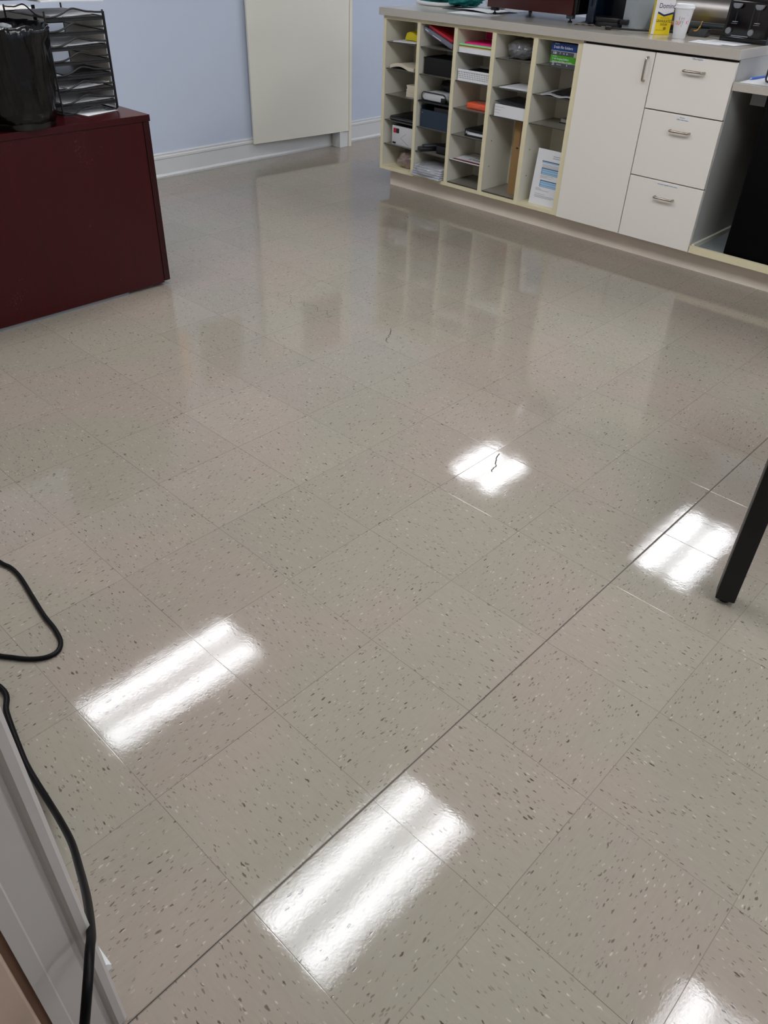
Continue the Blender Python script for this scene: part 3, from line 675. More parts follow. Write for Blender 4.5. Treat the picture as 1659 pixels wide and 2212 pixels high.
# ================================================================ TABLE AT THE RIGHT
tbl = thing('work_table', 'table at the right edge on square black steel legs', 'table', (0.6, 1.65, 0))
ANG = math.radians(18)
def tp(x, y):   # table frame of reference: its near left leg stands at (0.248, 1.375)
    return (0.248 + x * math.cos(ANG) - y * math.sin(ANG), 1.375 + x * math.sin(ANG) + y * math.cos(ANG))
def tbox(x0, x1, y0, y1, z0, z1, bev=0.0):
    t = bx(x0, x1, y0, y1, z0, z1, bev); bmesh.ops.transform(t, matrix=Matrix.Translation((0.248, 1.375, 0)) @ Matrix.Rotation(ANG, 4, 'Z'), verts=t.verts); return t
M_leg = mat('black_steel', (10, 11, 12), 0.38, spec=0.3, bump=0.0003, bscale=250)
part('table_top', tbox(-0.03, 1.25, -0.03, 0.65, 0.715, 0.74, 0.003), mat('oak_top', (150, 120, 92), 0.4), tbl)
part('apron', tbox(0.03, 1.19, -0.02, 0.0, 0.67, 0.714, 0.001), M_leg, tbl, smooth=False)
for lx, ly in ((0, 0), (1.2, 0), (0.45, 0.62), (1.2, 0.62)):
    lg = part('leg', tbox(lx - 0.0245, lx + 0.0245, ly - 0.0245, ly + 0.0245, 0.014, 0.714, 0.003), M_leg, tbl)
    q = tp(lx, ly)
    part('levelling_foot', lathe([(0, 0), (0.013, 0), (0.016, 0.003), (0.016, 0.009), (0.008, 0.0105), (0.008, 0.0138), (0, 0.0138)], (q[0], q[1], 0), 20), M_blackg, lg)

# ================================================================ ON THE WORKTOP
W = 1.0035
# teal jacket with a white band, carrier bag, papers
tj = thing('jacket', 'teal folded jacket with a white band at the left end of the worktop', 'jacket', (-3.05, 4.08, W))
bm = blob(-3.12, 4.13, W + 0.004, 0.17, 0.15, 0.075, 0.35, 2.4, 3, 4)
merge(bm, blob(-2.985, 4.13, W + 0.004, 0.125, 0.13, 0.055, 0.4, 3.2, 9, 4))
part('cloth', bm, M_teal, tj, smooth='all')
pts = smooth_path([(a - 0.05, b, c) for a, b, c in ((-3.17, 3.975, W + 0.011), (-3.13, 3.955, W + 0.011), (-3.06, 3.945, W + 0.011), (-2.98, 3.955, W + 0.011), (-2.945, 3.985, W + 0.012), (-2.935, 4.04, W + 0.014))], 6)
part('white_band', tube(pts, 0.0105, 12), M_white2, tj)
single('carrier_bag', blob(-2.735, 4.14, W + 0.003, 0.072, 0.07, 0.09, 0.25, 3.0, 5, 4), mat('white_bag_plastic', (226, 226, 234), 0.25, bump=0.01, bscale=30), 'white plastic carrier bag beside the teal jacket', 'bag', smooth='all')
single('paper_sheet', sheet(-2.86, -2.58, 3.90, 4.10, W + 0.0015, 0.001, fn=lambda s, q: 0.006 * math.sin(PI * s), rz=-0.15), M_white, 'white sheets of paper between the jacket and the maroon appliance', 'paper')
single('mouse_mat', sheet(-2.93, -2.56, 3.865, 4.12, W + 0.0002, 0.0008, rz=-0.1), M_blackm, 'thin black mat under the white sheets on the worktop', 'mat')
single('paper_sheet', sheet(-2.76, -2.47, 3.70, 3.86, W + 0.0002, 0.0008, rz=0.02), M_white, 'white sheet lying in front of the maroon appliance', 'paper')
mw = thing('countertop_oven', 'dark maroon box appliance raised on four adjustable feet', 'oven', (-2.31, 4.05, W))
part('body', bx(-2.597, -2.02, 3.885, 4.30, 1.041, 1.42, bev=0.006), M_blackm, mw)
part('front_panel', bx(-2.600, -2.035, 3.870, 3.884, 1.038, 1.42, bev=0.003), M_maroon, mw)
part('side_panel', bx(-2.019, -2.010, 3.89, 4.29, 1.05, 1.41, bev=0.002), M_blackg, mw)
for x in (-2.56, -2.055):
    for y in (3.895, 4.25):
        f = part('foot', bx(x - 0.02, x + 0.02, y - 0.015, y + 0.015, 1.022, 1.0405, bev=0.002), M_dkgrey if x > -2.3 else M_black, mw)
        part('foot_pad', lathe([(0, 0), (0.011, 0), (0.012, 0.004), (0.009, 0.009), (0.004, 0.011), (0.004, 0.0183), (0, 0.0183)], (x, y, W), 18), M_black, f)
single('paper_sheet', sheet(-2.03, -1.93, 3.85, 4.05, W + 0.0002, 0.001, fn=lambda s, q: 0.004 * math.sin(9 * s) ** 2, rz=0.3), mat('grey_tissue', (150, 146, 140), 0.8), 'crumpled grey paper between the maroon appliance and the coffee maker', 'paper')
# coffee maker
cm = thing('coffee_maker', 'black pod coffee maker with a blue water tank and silver side', 'coffee maker', (-1.80, 4.0, W))
BCX, BCY = -1.80, 3.965
part('base', prism(rrect(-1.920, -1.748, 3.872, 4.19, 0.075, 8), W, 1.026, bev=0.003), M_black, cm)
part('drip_tray', prism(rrect(-1.922, -1.747, 3.868, 4.02, 0.070, 8), 1.0262, 1.046, bev=0.003), M_black, cm)
part('tower', bx(-1.895, -1.760, 4.03, 4.19, 1.0262, 1.33, bev=0.01), mat('black_panel', (22, 24, 30), 0.45), cm)
part('water_tank', prism(rrect(-1.975, -1.918, 3.90, 4.18, 0.022, 6), 1.012, 1.32, bev=0.003), mat('blue_tinted_tank', (8, 26, 44), 0.08, coat=0.5), cm)
part('side_panel', prism([(3.888, W), (4.15, W), (4.18, 1.34), (3.888, 1.34)], -1.742, -1.668, axis='X', bev=0.004), M_lgrey, cm)
part('tray_lug', bx(-1.7465, -1.702, 3.869, 3.8865, 1.022, 1.046, bev=0.003), M_black, cm)
part('head', bx(-1.895, -1.760, 3.90, 4.03, 1.23, 1.33, bev=0.02), M_black, cm)
bm = tube(smooth_path([(-1.735, 3.775, W + 0.008), (-1.72, 3.79, W + 0.008), (-1.66, 3.83, W + 0.006), (-1.55, 3.90, W + 0.006), (-1.45, 3.97, W + 0.006), (-1.42, 4.0, W + 0.006)], 6), 0.0045, 8)
pl_ = thing('power_plug', 'black plug and flat cable lying in front of the coffee maker', 'cable', (-1.72, 3.80, W))
part('cable', bm, M_black, pl_)
part('plug_body', bx(-1.765, -1.735, 3.762, 3.782, W + 0.0005, W + 0.018, bev=0.004, rot=Matrix.Rotation(0.6, 4, 'Z')), M_black, pl_)
bm = tube([(-1.762, 3.760, W + 0.013), (-1.778, 3.748, W + 0.013)], 0.0018, 6); tube([(-1.755, 3.752, W + 0.013), (-1.77, 3.741, W + 0.013)], 0.0018, 6, bm=bm)
part('plug_pin', bm, M_metal, pl_)
# sugar carton
RS = 0.66
def rz_about(bm, x, y, a):
    bmesh.ops.transform(bm, matrix=Matrix.Translation((x, y, 0)) @ Matrix.Rotation(a, 4, 'Z') @ Matrix.Translation((-x, -y, 0)), verts=bm.verts); return bm
SX, SY = -1.508, 3.845
sg = thing('sugar_carton', 'yellow and white carton of granulated sugar on the worktop', 'carton', (SX, SY, W))
hw, hd = 0.044, 0.030
part('carton', rz_about(prism(rrect(SX - hw, SX + hw, SY - hd, SY + hd, 0.004, 3), W, 1.20), SX, SY, RS), M_sugar, sg)
part('corner_stripe', rz_about(bx(SX - hw - 0.0004, SX - hw + 0.013, SY - hd - 0.0005, SY - hd + 0.001, W + 0.001, 1.199), SX, SY, RS), M_sugarw, sg, smooth=False)
part('white_band', rz_about(prism([(SX - hw + 0.013, 1.199), (SX - hw + 0.013, 1.094), (SX, 1.082), (SX + hw, 1.094), (SX + hw, 1.199)], SY - hd - 0.0005, SY - hd + 0.001, axis='Y'), SX, SY, RS), M_sugarw, sg, smooth=False)
part('chevron', rz_about(prism([(SX - hw + 0.015, 1.099), (SX - hw + 0.015, 1.091), (SX + 0.002, 1.079), (SX + hw, 1.091), (SX + hw, 1.099), (SX + 0.002, 1.087)], SY - hd - 0.0008, SY - hd - 0.0005, axis='Y'), SX, SY, RS), M_nvink, sg, smooth=False)
part('pouring_spout', rz_about(bx(SX - 0.012, SX + 0.012, SY - 0.01, SY + 0.01, 1.2005, 1.203), SX, SY, RS), M_metal, sg)
def stext(s, h, dx, z, m, sq=1.0):
    t = place(text_bm(s, h, squash=sq), (SX + dx, SY - hd - 0.001, z)); rz_about(t, SX, SY, RS); part('lettering', t, m, sg, smooth=False)
stext('Domino', 0.021, 0.011, 1.122, M_nvink, 0.82)
stext('GRANULATED', 0.0115, 0.007, 1.060, M_ink, 0.72)
stext('SUGAR', 0.0095, 0.009, 1.046, M_ink, 0.8)
stext('PREMIUM PURE CANE', 0.0036, 0.007, 1.073, mat('ochre_ink', (150, 120, 20), 0.6), 0.9)
stext('NET WT 4 LB', 0.0045, -0.006, 1.022, MATS['ochre_ink'])
part('seal_mark', rz_about(place(lathe([(0, 0), (0.007, 0), (0.007, 0.0004), (0, 0.0004)], seg=18), (SX + 0.016, SY - hd - 0.0006, 1.030), rx=PI / 2), SX, SY, RS), MATS['ochre_ink'], sg, smooth=False)
# paper cup
KX, KY = -1.362, 3.765
cp = thing('paper_cup', 'white foam coffee cup with a lid between the sugar and the steel box', 'cup', (KX, KY, W))
part('cup_body', lathe([(0, 0), (0.0285, 0), (0.029, 0.002), (0.0305, 0.022), (0.0315, 0.024), (0.0425, 0.118), (0.0435, 0.121), (0.0425, 0.122), (0.0, 0.121)], (KX, KY, W), 48), mat('white_foam', (224, 224, 226), 0.5, var=0.02), cp)
part('lid', lathe([(0.0445, 0.1195), (0.0462, 0.1215), (0.0462, 0.126), (0.0435, 0.128), (0.0425, 0.136), (0.0405, 0.1375), (0.038, 0.135), (0, 0.135)], (KX, KY, W), 48), M_white2, cp)
def ctext(s, h, ang, z, m, sq=1.0):
    t = text_bm(s, h, ext=0.0001, squash=sq); rr = 0.0285 + 0.0145 * (z / 0.121) + 0.0009
    for v in t.verts:
        zz = z + v.co.z; r = 0.0285 + 0.0143 * (zz / 0.121) + 0.0009 - v.co.y; a = ang + v.co.x / r
        v.co = Vector((KX + r * math.cos(a), KY + r * math.sin(a), W + zz))
    part('lettering', t, m, cp, smooth=False)
A0 = math.radians(-65)
ctext('DU', 0.0145, A0 - 0.52, 0.062, mat('orange_red_ink', (232, 84, 40), 0.5), 0.8)
ctext("K'", 0.0145, A0 + 0.70, 0.066, mat('magenta_ink', (226, 60, 90), 0.5), 0.8)
ctext('(', 0.0125, A0 - 0.35, 0.082, mat('plum_ink', (150, 20, 80), 0.5))
ctext('TT', 0.011, A0 + 0.05, 0.078, M_inkg); ctext('TT', 0.011, A0 - 0.03, 0.064, M_inkg); ctext('I', 0.009, A0 + 0.02, 0.052, M_inkg); ctext("'", 0.012, A0 + 0.55, 0.090, M_inkg)
# bread box with a rolled steel front
bb = thing('bread_box', 'large stainless steel bread box with a curved rolled front', 'bread box', (-1.52, 4.18, W))
prof = [(4.345, W + 0.001), (4.105, W + 0.001), (4.085, W + 0.02), (4.078, W + 0.05), (4.078, W + 0.075)]
for k in range(9):
    a = PI - k / 8 * (PI / 2); prof.append((4.198 + 0.120 * math.cos(a), W + 0.075 + 0.135 * math.sin(a)))
prof += [(4.345, W + 0.21)]
part('shell', prism(prof, -1.650, -1.235, axis='X'), M_steel, bb)
pr2 = [(4.348, W), (4.100, W), (4.079, W + 0.02), (4.072, W + 0.05), (4.072, W + 0.075)] + [(4.198 + 0.127 * math.cos(PI - k / 8 * PI / 2), W + 0.075 + 0.142 * math.sin(PI - k / 8 * PI / 2)) for k in range(9)] + [(4.348, W + 0.217)]
for x in (-1.6572, -1.2345): part('end_cap', prism(pr2, x, x + 0.0065, axis='X'), M_blackm, bb)
part('panel_seam', prism([(a, b) for a, b in [(4.0772, W + 0.03), (4.0776, W + 0.10), (4.0785, W + 0.10), (4.0785, W + 0.03)]], -1.475, -1.4735, axis='X'), M_dkgrey, bb, smooth=False)
# wooden board with handle resting on a grey block, dark torch beside it
single('wooden_paddle', tube([(-1.655, 4.031, 1.044), (-1.63, 4.027, 1.044), (-1.43, 4.0, 1.040), (-1.385, 3.994, 1.038)], [0.011, 0.009, 0.009, 0.010], 12), M_wood, 'tan wooden rod lying behind the sugar carton and paper cup', 'rod')
tf = thing('hole_punch', 'dark grey desk punch with yellow rings in front of the toaster', 'punch', (-1.36, 3.97, W))
part('base_block', prism([(-1.402, W), (-1.312, W), (-1.300, 1.034), (-1.390, 1.034)], 3.935, 3.99, axis='Y', bev=0.002), M_dkgrey, tf)
part('barrel', tube([(-1.418, 3.945, 1.050), (-1.345, 3.955, 1.050)], 0.0145, 20), mat('slate_plastic', (46, 52, 52), 0.45), tf)
part('handle_tube', tube([(-1.3445, 3.955, 1.050), (-1.24, 3.972, 1.050)], 0.013, 20), mat('teal_black', (22, 32, 36), 0.4), tf)
part('end_plug', tube([(-1.4215, 3.9445, 1.050), (-1.4182, 3.945, 1.050)], 0.009, 18), M_gold, tf)
ring = [(-1.345 + 0.002 * math.cos(a), 3.953 - 0.0155 * math.cos(a), 1.050 + 0.0155 * math.sin(a)) for a in [k / 20 * 2 * PI for k in range(20)]]
part('ring', tube(ring, 0.0016, 8, closed=True), M_gold, tf)
part('hook', tube(smooth_path([(-1.346, 3.938, 1.047), (-1.350, 3.934, 1.034), (-1.360, 3.934, 1.026), (-1.372, 3.936, 1.026)], 5), 0.0028, 8), M_gold, tf)
# toaster
ts = thing('toaster', 'black four slice toaster with grey levers at the end of the worktop', 'toaster', (-1.09, 3.99, W))
TX0, TX1 = -1.207, -0.985
part('body', bx(TX0 + 0.004, TX1, 3.872, 4.16, W + 0.006, 1.178, bev=0.018, seg=4), M_blackg, ts)
part('base', bx(TX0, TX1 + 0.003, 3.866, 4.165, W, W + 0.022, bev=0.004), M_blackg, ts)
bm = bx(-1.08, -1.072, 3.8695, 3.8725, W + 0.04, 1.16); part('centre_groove', bm, M_blackm, ts, smooth=False)
for x in (-1.152, -1.048):
    lv = part('lever', prism([(x - 0.020, 1.156), (x + 0.020, 1.156), (x + 0.018, 1.146), (x + 0.010, 1.137), (x - 0.010, 1.137), (x - 0.018, 1.146)], 3.848, 3.866, axis='Y', bev=0.002), M_grey, ts)
    part('lever_slot', bx(x - 0.002, x + 0.002, 3.8705, 3.8722, 1.075, 1.136), M_ink, ts, smooth=False)
    part('lever_marks', bx(x - 0.013, x + 0.013, 3.8695, 3.8718, 1.083, 1.0855), M_lgrey, ts, smooth=False)
    part('lever_marks', bx(x - 0.016, x + 0.012, 3.8695, 3.8718, 1.076, 1.078), M_grey, ts, smooth=False)
    part('slot', bx(x - 0.035, x - 0.008, 3.90, 4.12, 1.1775, 1.1795), M_ink, ts, smooth=False)
    part('slot', bx(x + 0.008, x + 0.035, 3.90, 4.12, 1.1775, 1.1795), M_ink, ts, smooth=False)
for x in (-1.172, -1.065):
    part('dial', place(lathe([(0, 0), (0.0135, 0), (0.0125, 0.010), (0, 0.011)], seg=24), (x, 3.8715, 1.047), rx=PI / 2), M_grey, ts)
part('trim_bar', bx(-1.155, -1.075, 3.8695, 3.8715, 1.0275, 1.0305), M_lgrey, ts, smooth=False)
bm = sheet(-1.265, -1.115, 3.66, 3.79, W + 0.0002, 0.0007, rz=0.08); single('paper_sheet', bm, M_white, 'white sheet lying at the front edge of the worktop below the toaster', 'paper')
bm = sheet(-1.235, -1.045, 3.70, 3.853, W + 0.0012, 0.0007, rz=-0.10); single('paper_sheet', bm, M_white, 'upper white sheet overlapping another in front of the toaster', 'paper')

# on the lower counter
LZ = 0.8755
single('paper_sheet', sheet(-0.972, -0.80, 3.64, 3.93, LZ, 0.0006, rz=0.06), M_white, 'white sheet lying under the blue pen on the lower counter', 'paper')
pen = thing('ballpoint_pen', 'blue pen lying on a white sheet on the lower counter', 'pen', (-0.965, 3.84, LZ + 0.001))
part('barrel', tube([(-0.960, 3.755, LZ + 0.0058), (-0.947, 3.90, LZ + 0.0058)], 0.0048, 12), M_blue, pen)
part('tip', tube([(-0.9615, 3.742, LZ + 0.0052), (-0.960, 3.7548, LZ + 0.0058)], [0.001, 0.0042], 12), mat('light_blue_tip', (130, 170, 236), 0.3), pen)
wr = thing('wire_sorter', 'black wire file sorter at the right edge of the lower counter', 'rack', (-0.78, 3.83, LZ))
for y in (3.735, 3.93):
    pts = smooth_path([(-0.885, y, 1.12), (-0.885, y, LZ + 0.02), (-0.882, y, LZ + 0.008), (-0.872, y, LZ + 0.0035), (-0.60, y, LZ + 0.0035), (-0.585, y, LZ + 0.02), (-0.585, y, 1.12)], 4)
    part('frame_wire', tube([(-0.887, y, 1.12), (-0.887, y, LZ + 0.014), (-0.882, y, LZ + 0.006), (-0.872, y, LZ + 0.0042), (-0.60, y, LZ + 0.0042), (-0.588, y, LZ + 0.008), (-0.585, y, LZ + 0.02), (-0.585, y, 1.12), (-0.887, y, 1.12)], 0.0042, 8), M_blackm, wr)
for z in (LZ + 0.035, LZ + 0.12, LZ + 0.20):
    t_ = part('tray', bx(-0.878, -0.592, 3.74, 3.925, z - 0.001, z), M_mesh, wr, smooth=False)
    part('rim_wire', tube([(-0.887, 3.735, z + 0.004), (-0.585, 3.735, z + 0.004), (-0.585, 3.93, z + 0.004), (-0.887, 3.93, z + 0.004)], 0.003, 8, closed=True), M_blackm, t_)

# ================================================================ IN THE PIGEONHOLES
def cx_(c): return (cells[c][0] + cells[c][1]) / 2
E = 0.0004
S = [0.829, 0.688, 0.545, 0.402, 0.262, ZB + 0.019]
# column 1
single('paper_stack', sheet(-3.105, -2.925, 3.640, 3.85, S[0] + E, 0.006, fn=lambda s, q: 0.004 * s), M_white, 'loose white papers under the yellow bag in the top left pigeonhole', 'papers')
yb = thing('yellow_bag', 'yellow plastic bag with a strap in the top left pigeonhole', 'bag', (-2.98, 3.74, S[0] + 0.012))
part('bag_body', prism([(-3.060, S[0] + 0.0115), (-2.905, S[0] + 0.0115), (-2.905, S[0] + 0.050), (-2.965, S[0] + 0.044), (-2.99, S[0] + 0.054), (-3.02, S[0] + 0.058), (-3.045, S[0] + 0.050)], 3.69, 3.83, axis='Y', bev=0.006), M_yellow, yb)
part('strap', tube(smooth_path([(-2.995, 3.72, S[0] + 0.052), (-2.975, 3.72, S[0] + 0.075), (-2.945, 3.72, S[0] + 0.095), (-2.915, 3.72, S[0] + 0.105)], 5), 0.005, 8), M_yellow, yb)
part('brown_tag', bx(-2.965, -2.915, 3.70, 3.715, S[0] + 0.051, S[0] + 0.066, bev=0.002), mat('brown_tag', (74, 46, 20), 0.6), yb)
single('booklet', sheet(-3.125, -2.93, 3.640, 3.85, S[1] + E, 0.018, fn=lambda s, q: 0.016 * math.sin(PI * min(1, s * 1.3)) * (0.4 + 0.6 * (1 - q)) if s < 0.77 else -0.0 + 0.004 * 0), M_cream, 'curled cream booklets in the second pigeonhole of the first column', 'booklet')
for k in range(9):
    z = S[2] + E + k * 0.0071
    single('envelope', bx(-3.000 + random.uniform(-.004, .004), -2.903, 3.66 + random.uniform(0, .006), 3.80, z, z + 0.0066, bev=0.0008, seg=1), M_cream, 'cream envelope in the stack in the third pigeonhole of the first column', 'envelope', 'stacked cream envelopes', smooth=False)
lpt = thing('laptop_sleeve', 'black padded sleeve lying in the fourth pigeonhole of the first column', 'sleeve', (-3.0, 3.74, S[3]))
part('sleeve', prism(rrect(-3.118, -2.903, 3.636, 3.86, 0.02, 4), S[3] + E, S[3] + 0.026, bev=0.008), M_black, lpt)
part('zip', tube([(-3.10, 3.6345, S[3] + 0.013), (-2.91, 3.6345, S[3] + 0.013)], 0.0012, 6), M_grey, lpt)
wb = thing('parcel_box', 'white box with a red and black badge in the first column', 'box', (-3.0, 3.74, S[4]))
part('carton', bx(-3.095, -2.903, 3.648, 3.85, S[4] + E, S[4] + 0.112, bev=0.002), mat('white_box_card', (206, 206, 208), 0.5, var=0.03), wb)
part('red_badge', prism(rrect(-3.083, -3.058, S[4] + 0.070, S[4] + 0.098, 0.004), 3.6470, 3.6478, axis='Y'), M_red, wb, smooth=False)
part('black_badge', prism(rrect(-3.0582, -3.034, S[4] + 0.070, S[4] + 0.098, 0.004), 3.6470, 3.6478, axis='Y'), M_ink, wb, smooth=False)
part('black_label', bx(-3.088, -3.060, 3.6472, 3.6478, S[4] + 0.006, S[4] + 0.017), M_ink, wb, smooth=False)
part('lid_fold', tube([(-2.975, 3.6475, S[4] + 0.075), (-3.02, 3.6475, S[4] + 0.045), (-2.95, 3.6475, S[4] + 0.008)], 0.0009, 6), M_inkg, wb)
part('open_edge', bx(-3.09, -2.905, 3.652, 3.845, S[4] + 0.1122, S[4] + 0.1145), M_black, wb, smooth=False)
single('plastic_bag', blob(-2.992, 3.735, S[5] + E, 0.082, 0.085, 0.066, 0.25, 2.2, 12, 4), M_tan, 'brown translucent bag in the bottom pigeonhole of the first column', 'bag', smooth='all')
# column 2
gf = thing('file_case', 'grey plastic case leaning with a red folder in the second column', 'file case', (-2.76, 3.74, S[0]))
rt = Matrix.Rotation(math.radians(19), 4, 'Y')
part('case', bx(-2.872, -2.640, 3.640, 3.86, S[0] + 0.038, S[0] + 0.062, bev=0.006, rot=rt, piv=(-2.75, 3.7, S[0] + 0.047)), mat('blue_grey_plastic', (112, 114, 128), 0.25), gf)
part('clip', bx(-2.86, -2.835, 3.6385, 3.640, S[0] + 0.049, S[0] + 0.052, rot=rt, piv=(-2.75, 3.7, S[0] + 0.047)), M_white2, gf, smooth=False)
part('clip', bx(-2.80, -2.73, 3.6385, 3.640, S[0] + 0.045, S[0] + 0.048, rot=rt, piv=(-2.75, 3.7, S[0] + 0.047)), M_white2, gf, smooth=False)
single('folder', bx(-2.850, -2.655, 3.65, 3.86, S[0] + 0.066, S[0] + 0.080, bev=0.002, rot=rt, piv=(-2.75, 3.7, S[0] + 0.049)), M_red, 'red folder lying on the tilted grey case in the second column', 'folder', smooth=False)
bk = thing('black_bin', 'black square fabric box in the second pigeonhole of the second column', 'box', (-2.76, 3.74, S[1]))
bm = bx(-2.864, -2.640, 3.655, 3.845, S[1] + E, S[1] + 0.084, bev=0.003); part('box', bm, mat('black_fabric', (12, 12, 14), 0.85, bump=0.0006, bscale=180), bk)
part('rim', tube([(-2.864, 3.655, S[1] + 0.0845), (-2.640, 3.655, S[1] + 0.0845), (-2.640, 3.845, S[1] + 0.0845), (-2.864, 3.845, S[1] + 0.0845)], 0.003, 8, closed=True), M_black, bk)
single('tray_mat', bx(-2.868, -2.63, 3.625, 3.80, S[2] + E, S[2] + 0.005), M_blackm, 'thin black tray under the rolled towel in the second column', 'tray', smooth=False)
tw = thing('rolled_bag', 'grey and white roll strapped with black in the second column', 'bag', (-2.76, 3.7, S[2] + 0.0055))
part('roll', prism(rrect(-2.850, -2.665, S[2] + 0.0058, S[2] + 0.050, 0.021, 6), 3.64, 3.80, axis='Y', bev=0.008), mat('pale_grey_cloth', (196, 198, 200), 0.7, bump=0.001, bscale=60), tw)
pts = [(a, 3.637, b) for a, b in rrect(-2.852, -2.663, S[2] + 0.0085, S[2] + 0.052, 0.021, 6)]
part('piping', tube(pts, 0.0028, 8, closed=True), M_black, tw)
part('strap', bx(-2.70, -2.665, 3.634, 3.66, S[2] + 0.0058, S[2] + 0.034, bev=0.004), M_black, tw)
single('pouch', blob(-2.735, 3.79, S[2] + 0.0530, 0.085, 0.06, 0.035, 0.2, 2, 21, 4), M_blackm, 'black soft pouch lying on the grey roll in the second column', 'pouch', smooth='all')
nb = thing('file_box', 'open navy file box in the fourth pigeonhole of the second column', 'box', (-2.76, 3.74, S[3]))
bm = bx(-2.862, -2.630, 3.645, 3.650, S[3] + E, S[3] + 0.098, bev=0.0008); bx(-2.862, -2.630, 3.838, 3.843, S[3] + E, S[3] + 0.125, bm=bm); bx(-2.862, -2.857, 3.650, 3.838, S[3] + E, S[3] + 0.118, bm=bm)
bx(-2.635, -2.630, 3.650, 3.838, S[3] + E, S[3] + 0.118, bm=bm); bx(-2.857, -2.635, 3.650, 3.838, S[3] + E, S[3] + 0.004, bm=bm)
part('box', bm, mat('navy_board', (34, 50, 66), 0.55), nb, smooth=False)
part('snap', place(lathe([(0, 0), (0.003, 0), (0.002, 0.0015), (0, 0.002)], seg=12), (-2.846, 3.6446, S[3] + 0.080), rx=PI / 2), M_metal, nb)
part('divider_card', bx(-2.80, -2.66, 3.70, 3.703, S[3] + 0.0045, S[3] + 0.108), mat('dim_grey_card', (120, 120, 122), 0.6), nb, smooth=False)
sp_ = thing('stapler', 'black stapler lying in the fifth pigeonhole of the second column', 'stapler', (-2.78, 3.68, S[4]))
part('base', bx(-2.865, -2.815, 3.632, 3.80, S[4] + E, S[4] + 0.022, bev=0.004, rot=Matrix.Rotation(-0.5, 4, 'Z'), piv=(-2.835, 3.66, S[4])), M_black, sp_)
part('arm', bx(-2.862, -2.822, 3.66, 3.80, S[4] + 0.0225, S[4] + 0.036, bev=0.005, rot=Matrix.Rotation(-0.5, 4, 'Z'), piv=(-2.835, 3.66, S[4])), M_dkgrey, sp_)
single('tape_dispenser', prism(rrect(-2.745, -2.632, 3.665, 3.84, 0.02), S[4] + E, S[4] + 0.048, bev=0.006), M_black, 'black desk gadget at the back of the fifth pigeonhole of the second column', 'dispenser')
pk = thing('cup_pack', 'clear wrapped pack of white items poking out of the bottom of the second column', 'pack', (-2.78, 3.68, ZB + 0.02))
for k in range(5):
    z = ZB + 0.0200 + k * 0.0125
    part('tray', bx(-2.870 + k * .002, -2.640, 3.592 + 0.006 * k, 3.80, z, z + 0.0105, bev=0.003), mat('frosted_white', (190, 192, 200), 0.3), pk)
part('wrapping', blob(-2.752, 3.675, ZB + 0.0195, 0.114, 0.105, 0.049, 0.12, 3.5, 31, 4), M_film, pk, smooth='all')
# column 3
stack3 = [('white_box', M_white2, 0.026, 'white flat box at the bottom of the paper pile in the third column', 'box'), ('folder', mat('tan_folder', (196, 176, 96), 0.6), 0.004, 'tan folder in the coloured pile in the third column', 'folder'),
          ('folder', M_orange, 0.003, 'orange folder in the coloured pile in the third column', 'folder'), ('paper_ream', M_green, 0.008, 'pale green paper in the coloured pile in the third column', 'paper'), ('paper_ream', M_pink, 0.007, 'magenta paper on top of the pile in the third column', 'paper')]
z = S[0] + E
for i, (n_, m_, h_, l_, c_) in enumerate(stack3):
    single(n_, bx(-2.590 + (0, -.004, 0.012, -.004, 0.02)[i], -2.358, 3.634 + (0, 0.002, .012, .004, .022)[i], 3.86, z, z + h_), m_, l_, c_, smooth=False); z += h_ + 0.0006
single('folder', prism([(3.8755, z + 0.0005), (3.8790, z + 0.0005), (3.8800, 0.940), (3.8780, 0.940)], -2.590, -2.362, axis='X'), M_pink, 'added magenta sheet standing at the back to tint the pigeonhole pink', 'folder', smooth=False)  # magenta reflector, added so its bounce turns the pigeonhole walls pink
bs = thing('basket', 'white basket with round holes in the third column', 'basket', (-2.475, 3.74, S[1]))
def wall_holes(x0, x1, z0, z1, y, nx, nz, r, bm, th=0.0025):
    """a plate with a grid of round holes, facing -Y"""
    dx = (x1 - x0) / nx; dzz = (z1 - z0) / nz; t = bmesh.new(); n = 12
    for i in range(nx):
        for j in range(nz):
            cx0, cz0 = x0 + dx * (i + .5), z0 + dzz * (j + .5)
            rin, rout = [], []
            for k in range(n):
                a = 2 * PI * (k + 0.5) / n; c_, s_ = math.cos(a), math.sin(a); m_ = max(abs(c_), abs(s_))
                rin.append(t.verts.new((cx0 + r * c_, y, cz0 + r * s_))); rout.append(t.verts.new((cx0 + dx / 2 * c_ / m_, y, cz0 + dzz / 2 * s_ / m_)))
            for k in range(n): t.faces.new((rin[k], rin[(k + 1) % n], rout[(k + 1) % n], rout[k]))
    bmesh.ops.remove_doubles(t, verts=t.verts, dist=1e-6)
    ret = bmesh.ops.extrude_face_region(t, geom=t.faces[:]); vs = [g for g in ret['geom'] if isinstance(g, bmesh.types.BMVert)]
    bmesh.ops.translate(t, vec=(0, th, 0), verts=vs); bmesh.ops.recalc_face_normals(t, faces=t.faces); return merge(bm, t)
zb = S[1] + E; bm = newbm()
wall_holes(-2.585, -2.365, zb + 0.010, zb + 0.048, 3.640, 18, 4, 0.0030, bm)
bx(-2.588, -2.362, 3.640, 3.6425, zb, zb + 0.010, bm=bm); bx(-2.590, -2.360, 3.637, 3.6435, zb + 0.048, zb + 0.058, bm=bm, bev=0.0015)
bx(-2.590, -2.586, 3.6436, 3.845, zb, zb + 0.058, bm=bm); bx(-2.364, -2.360, 3.6436, 3.845, zb, zb + 0.058, bm=bm); bx(-2.586, -2.364, 3.841, 3.845, zb, zb + 0.058, bm=bm); bx(-2.586, -2.364, 3.6436, 3.841, zb, zb + 0.003, bm=bm)
part('basket_shell', bm, M_white2, bs, smooth=False)
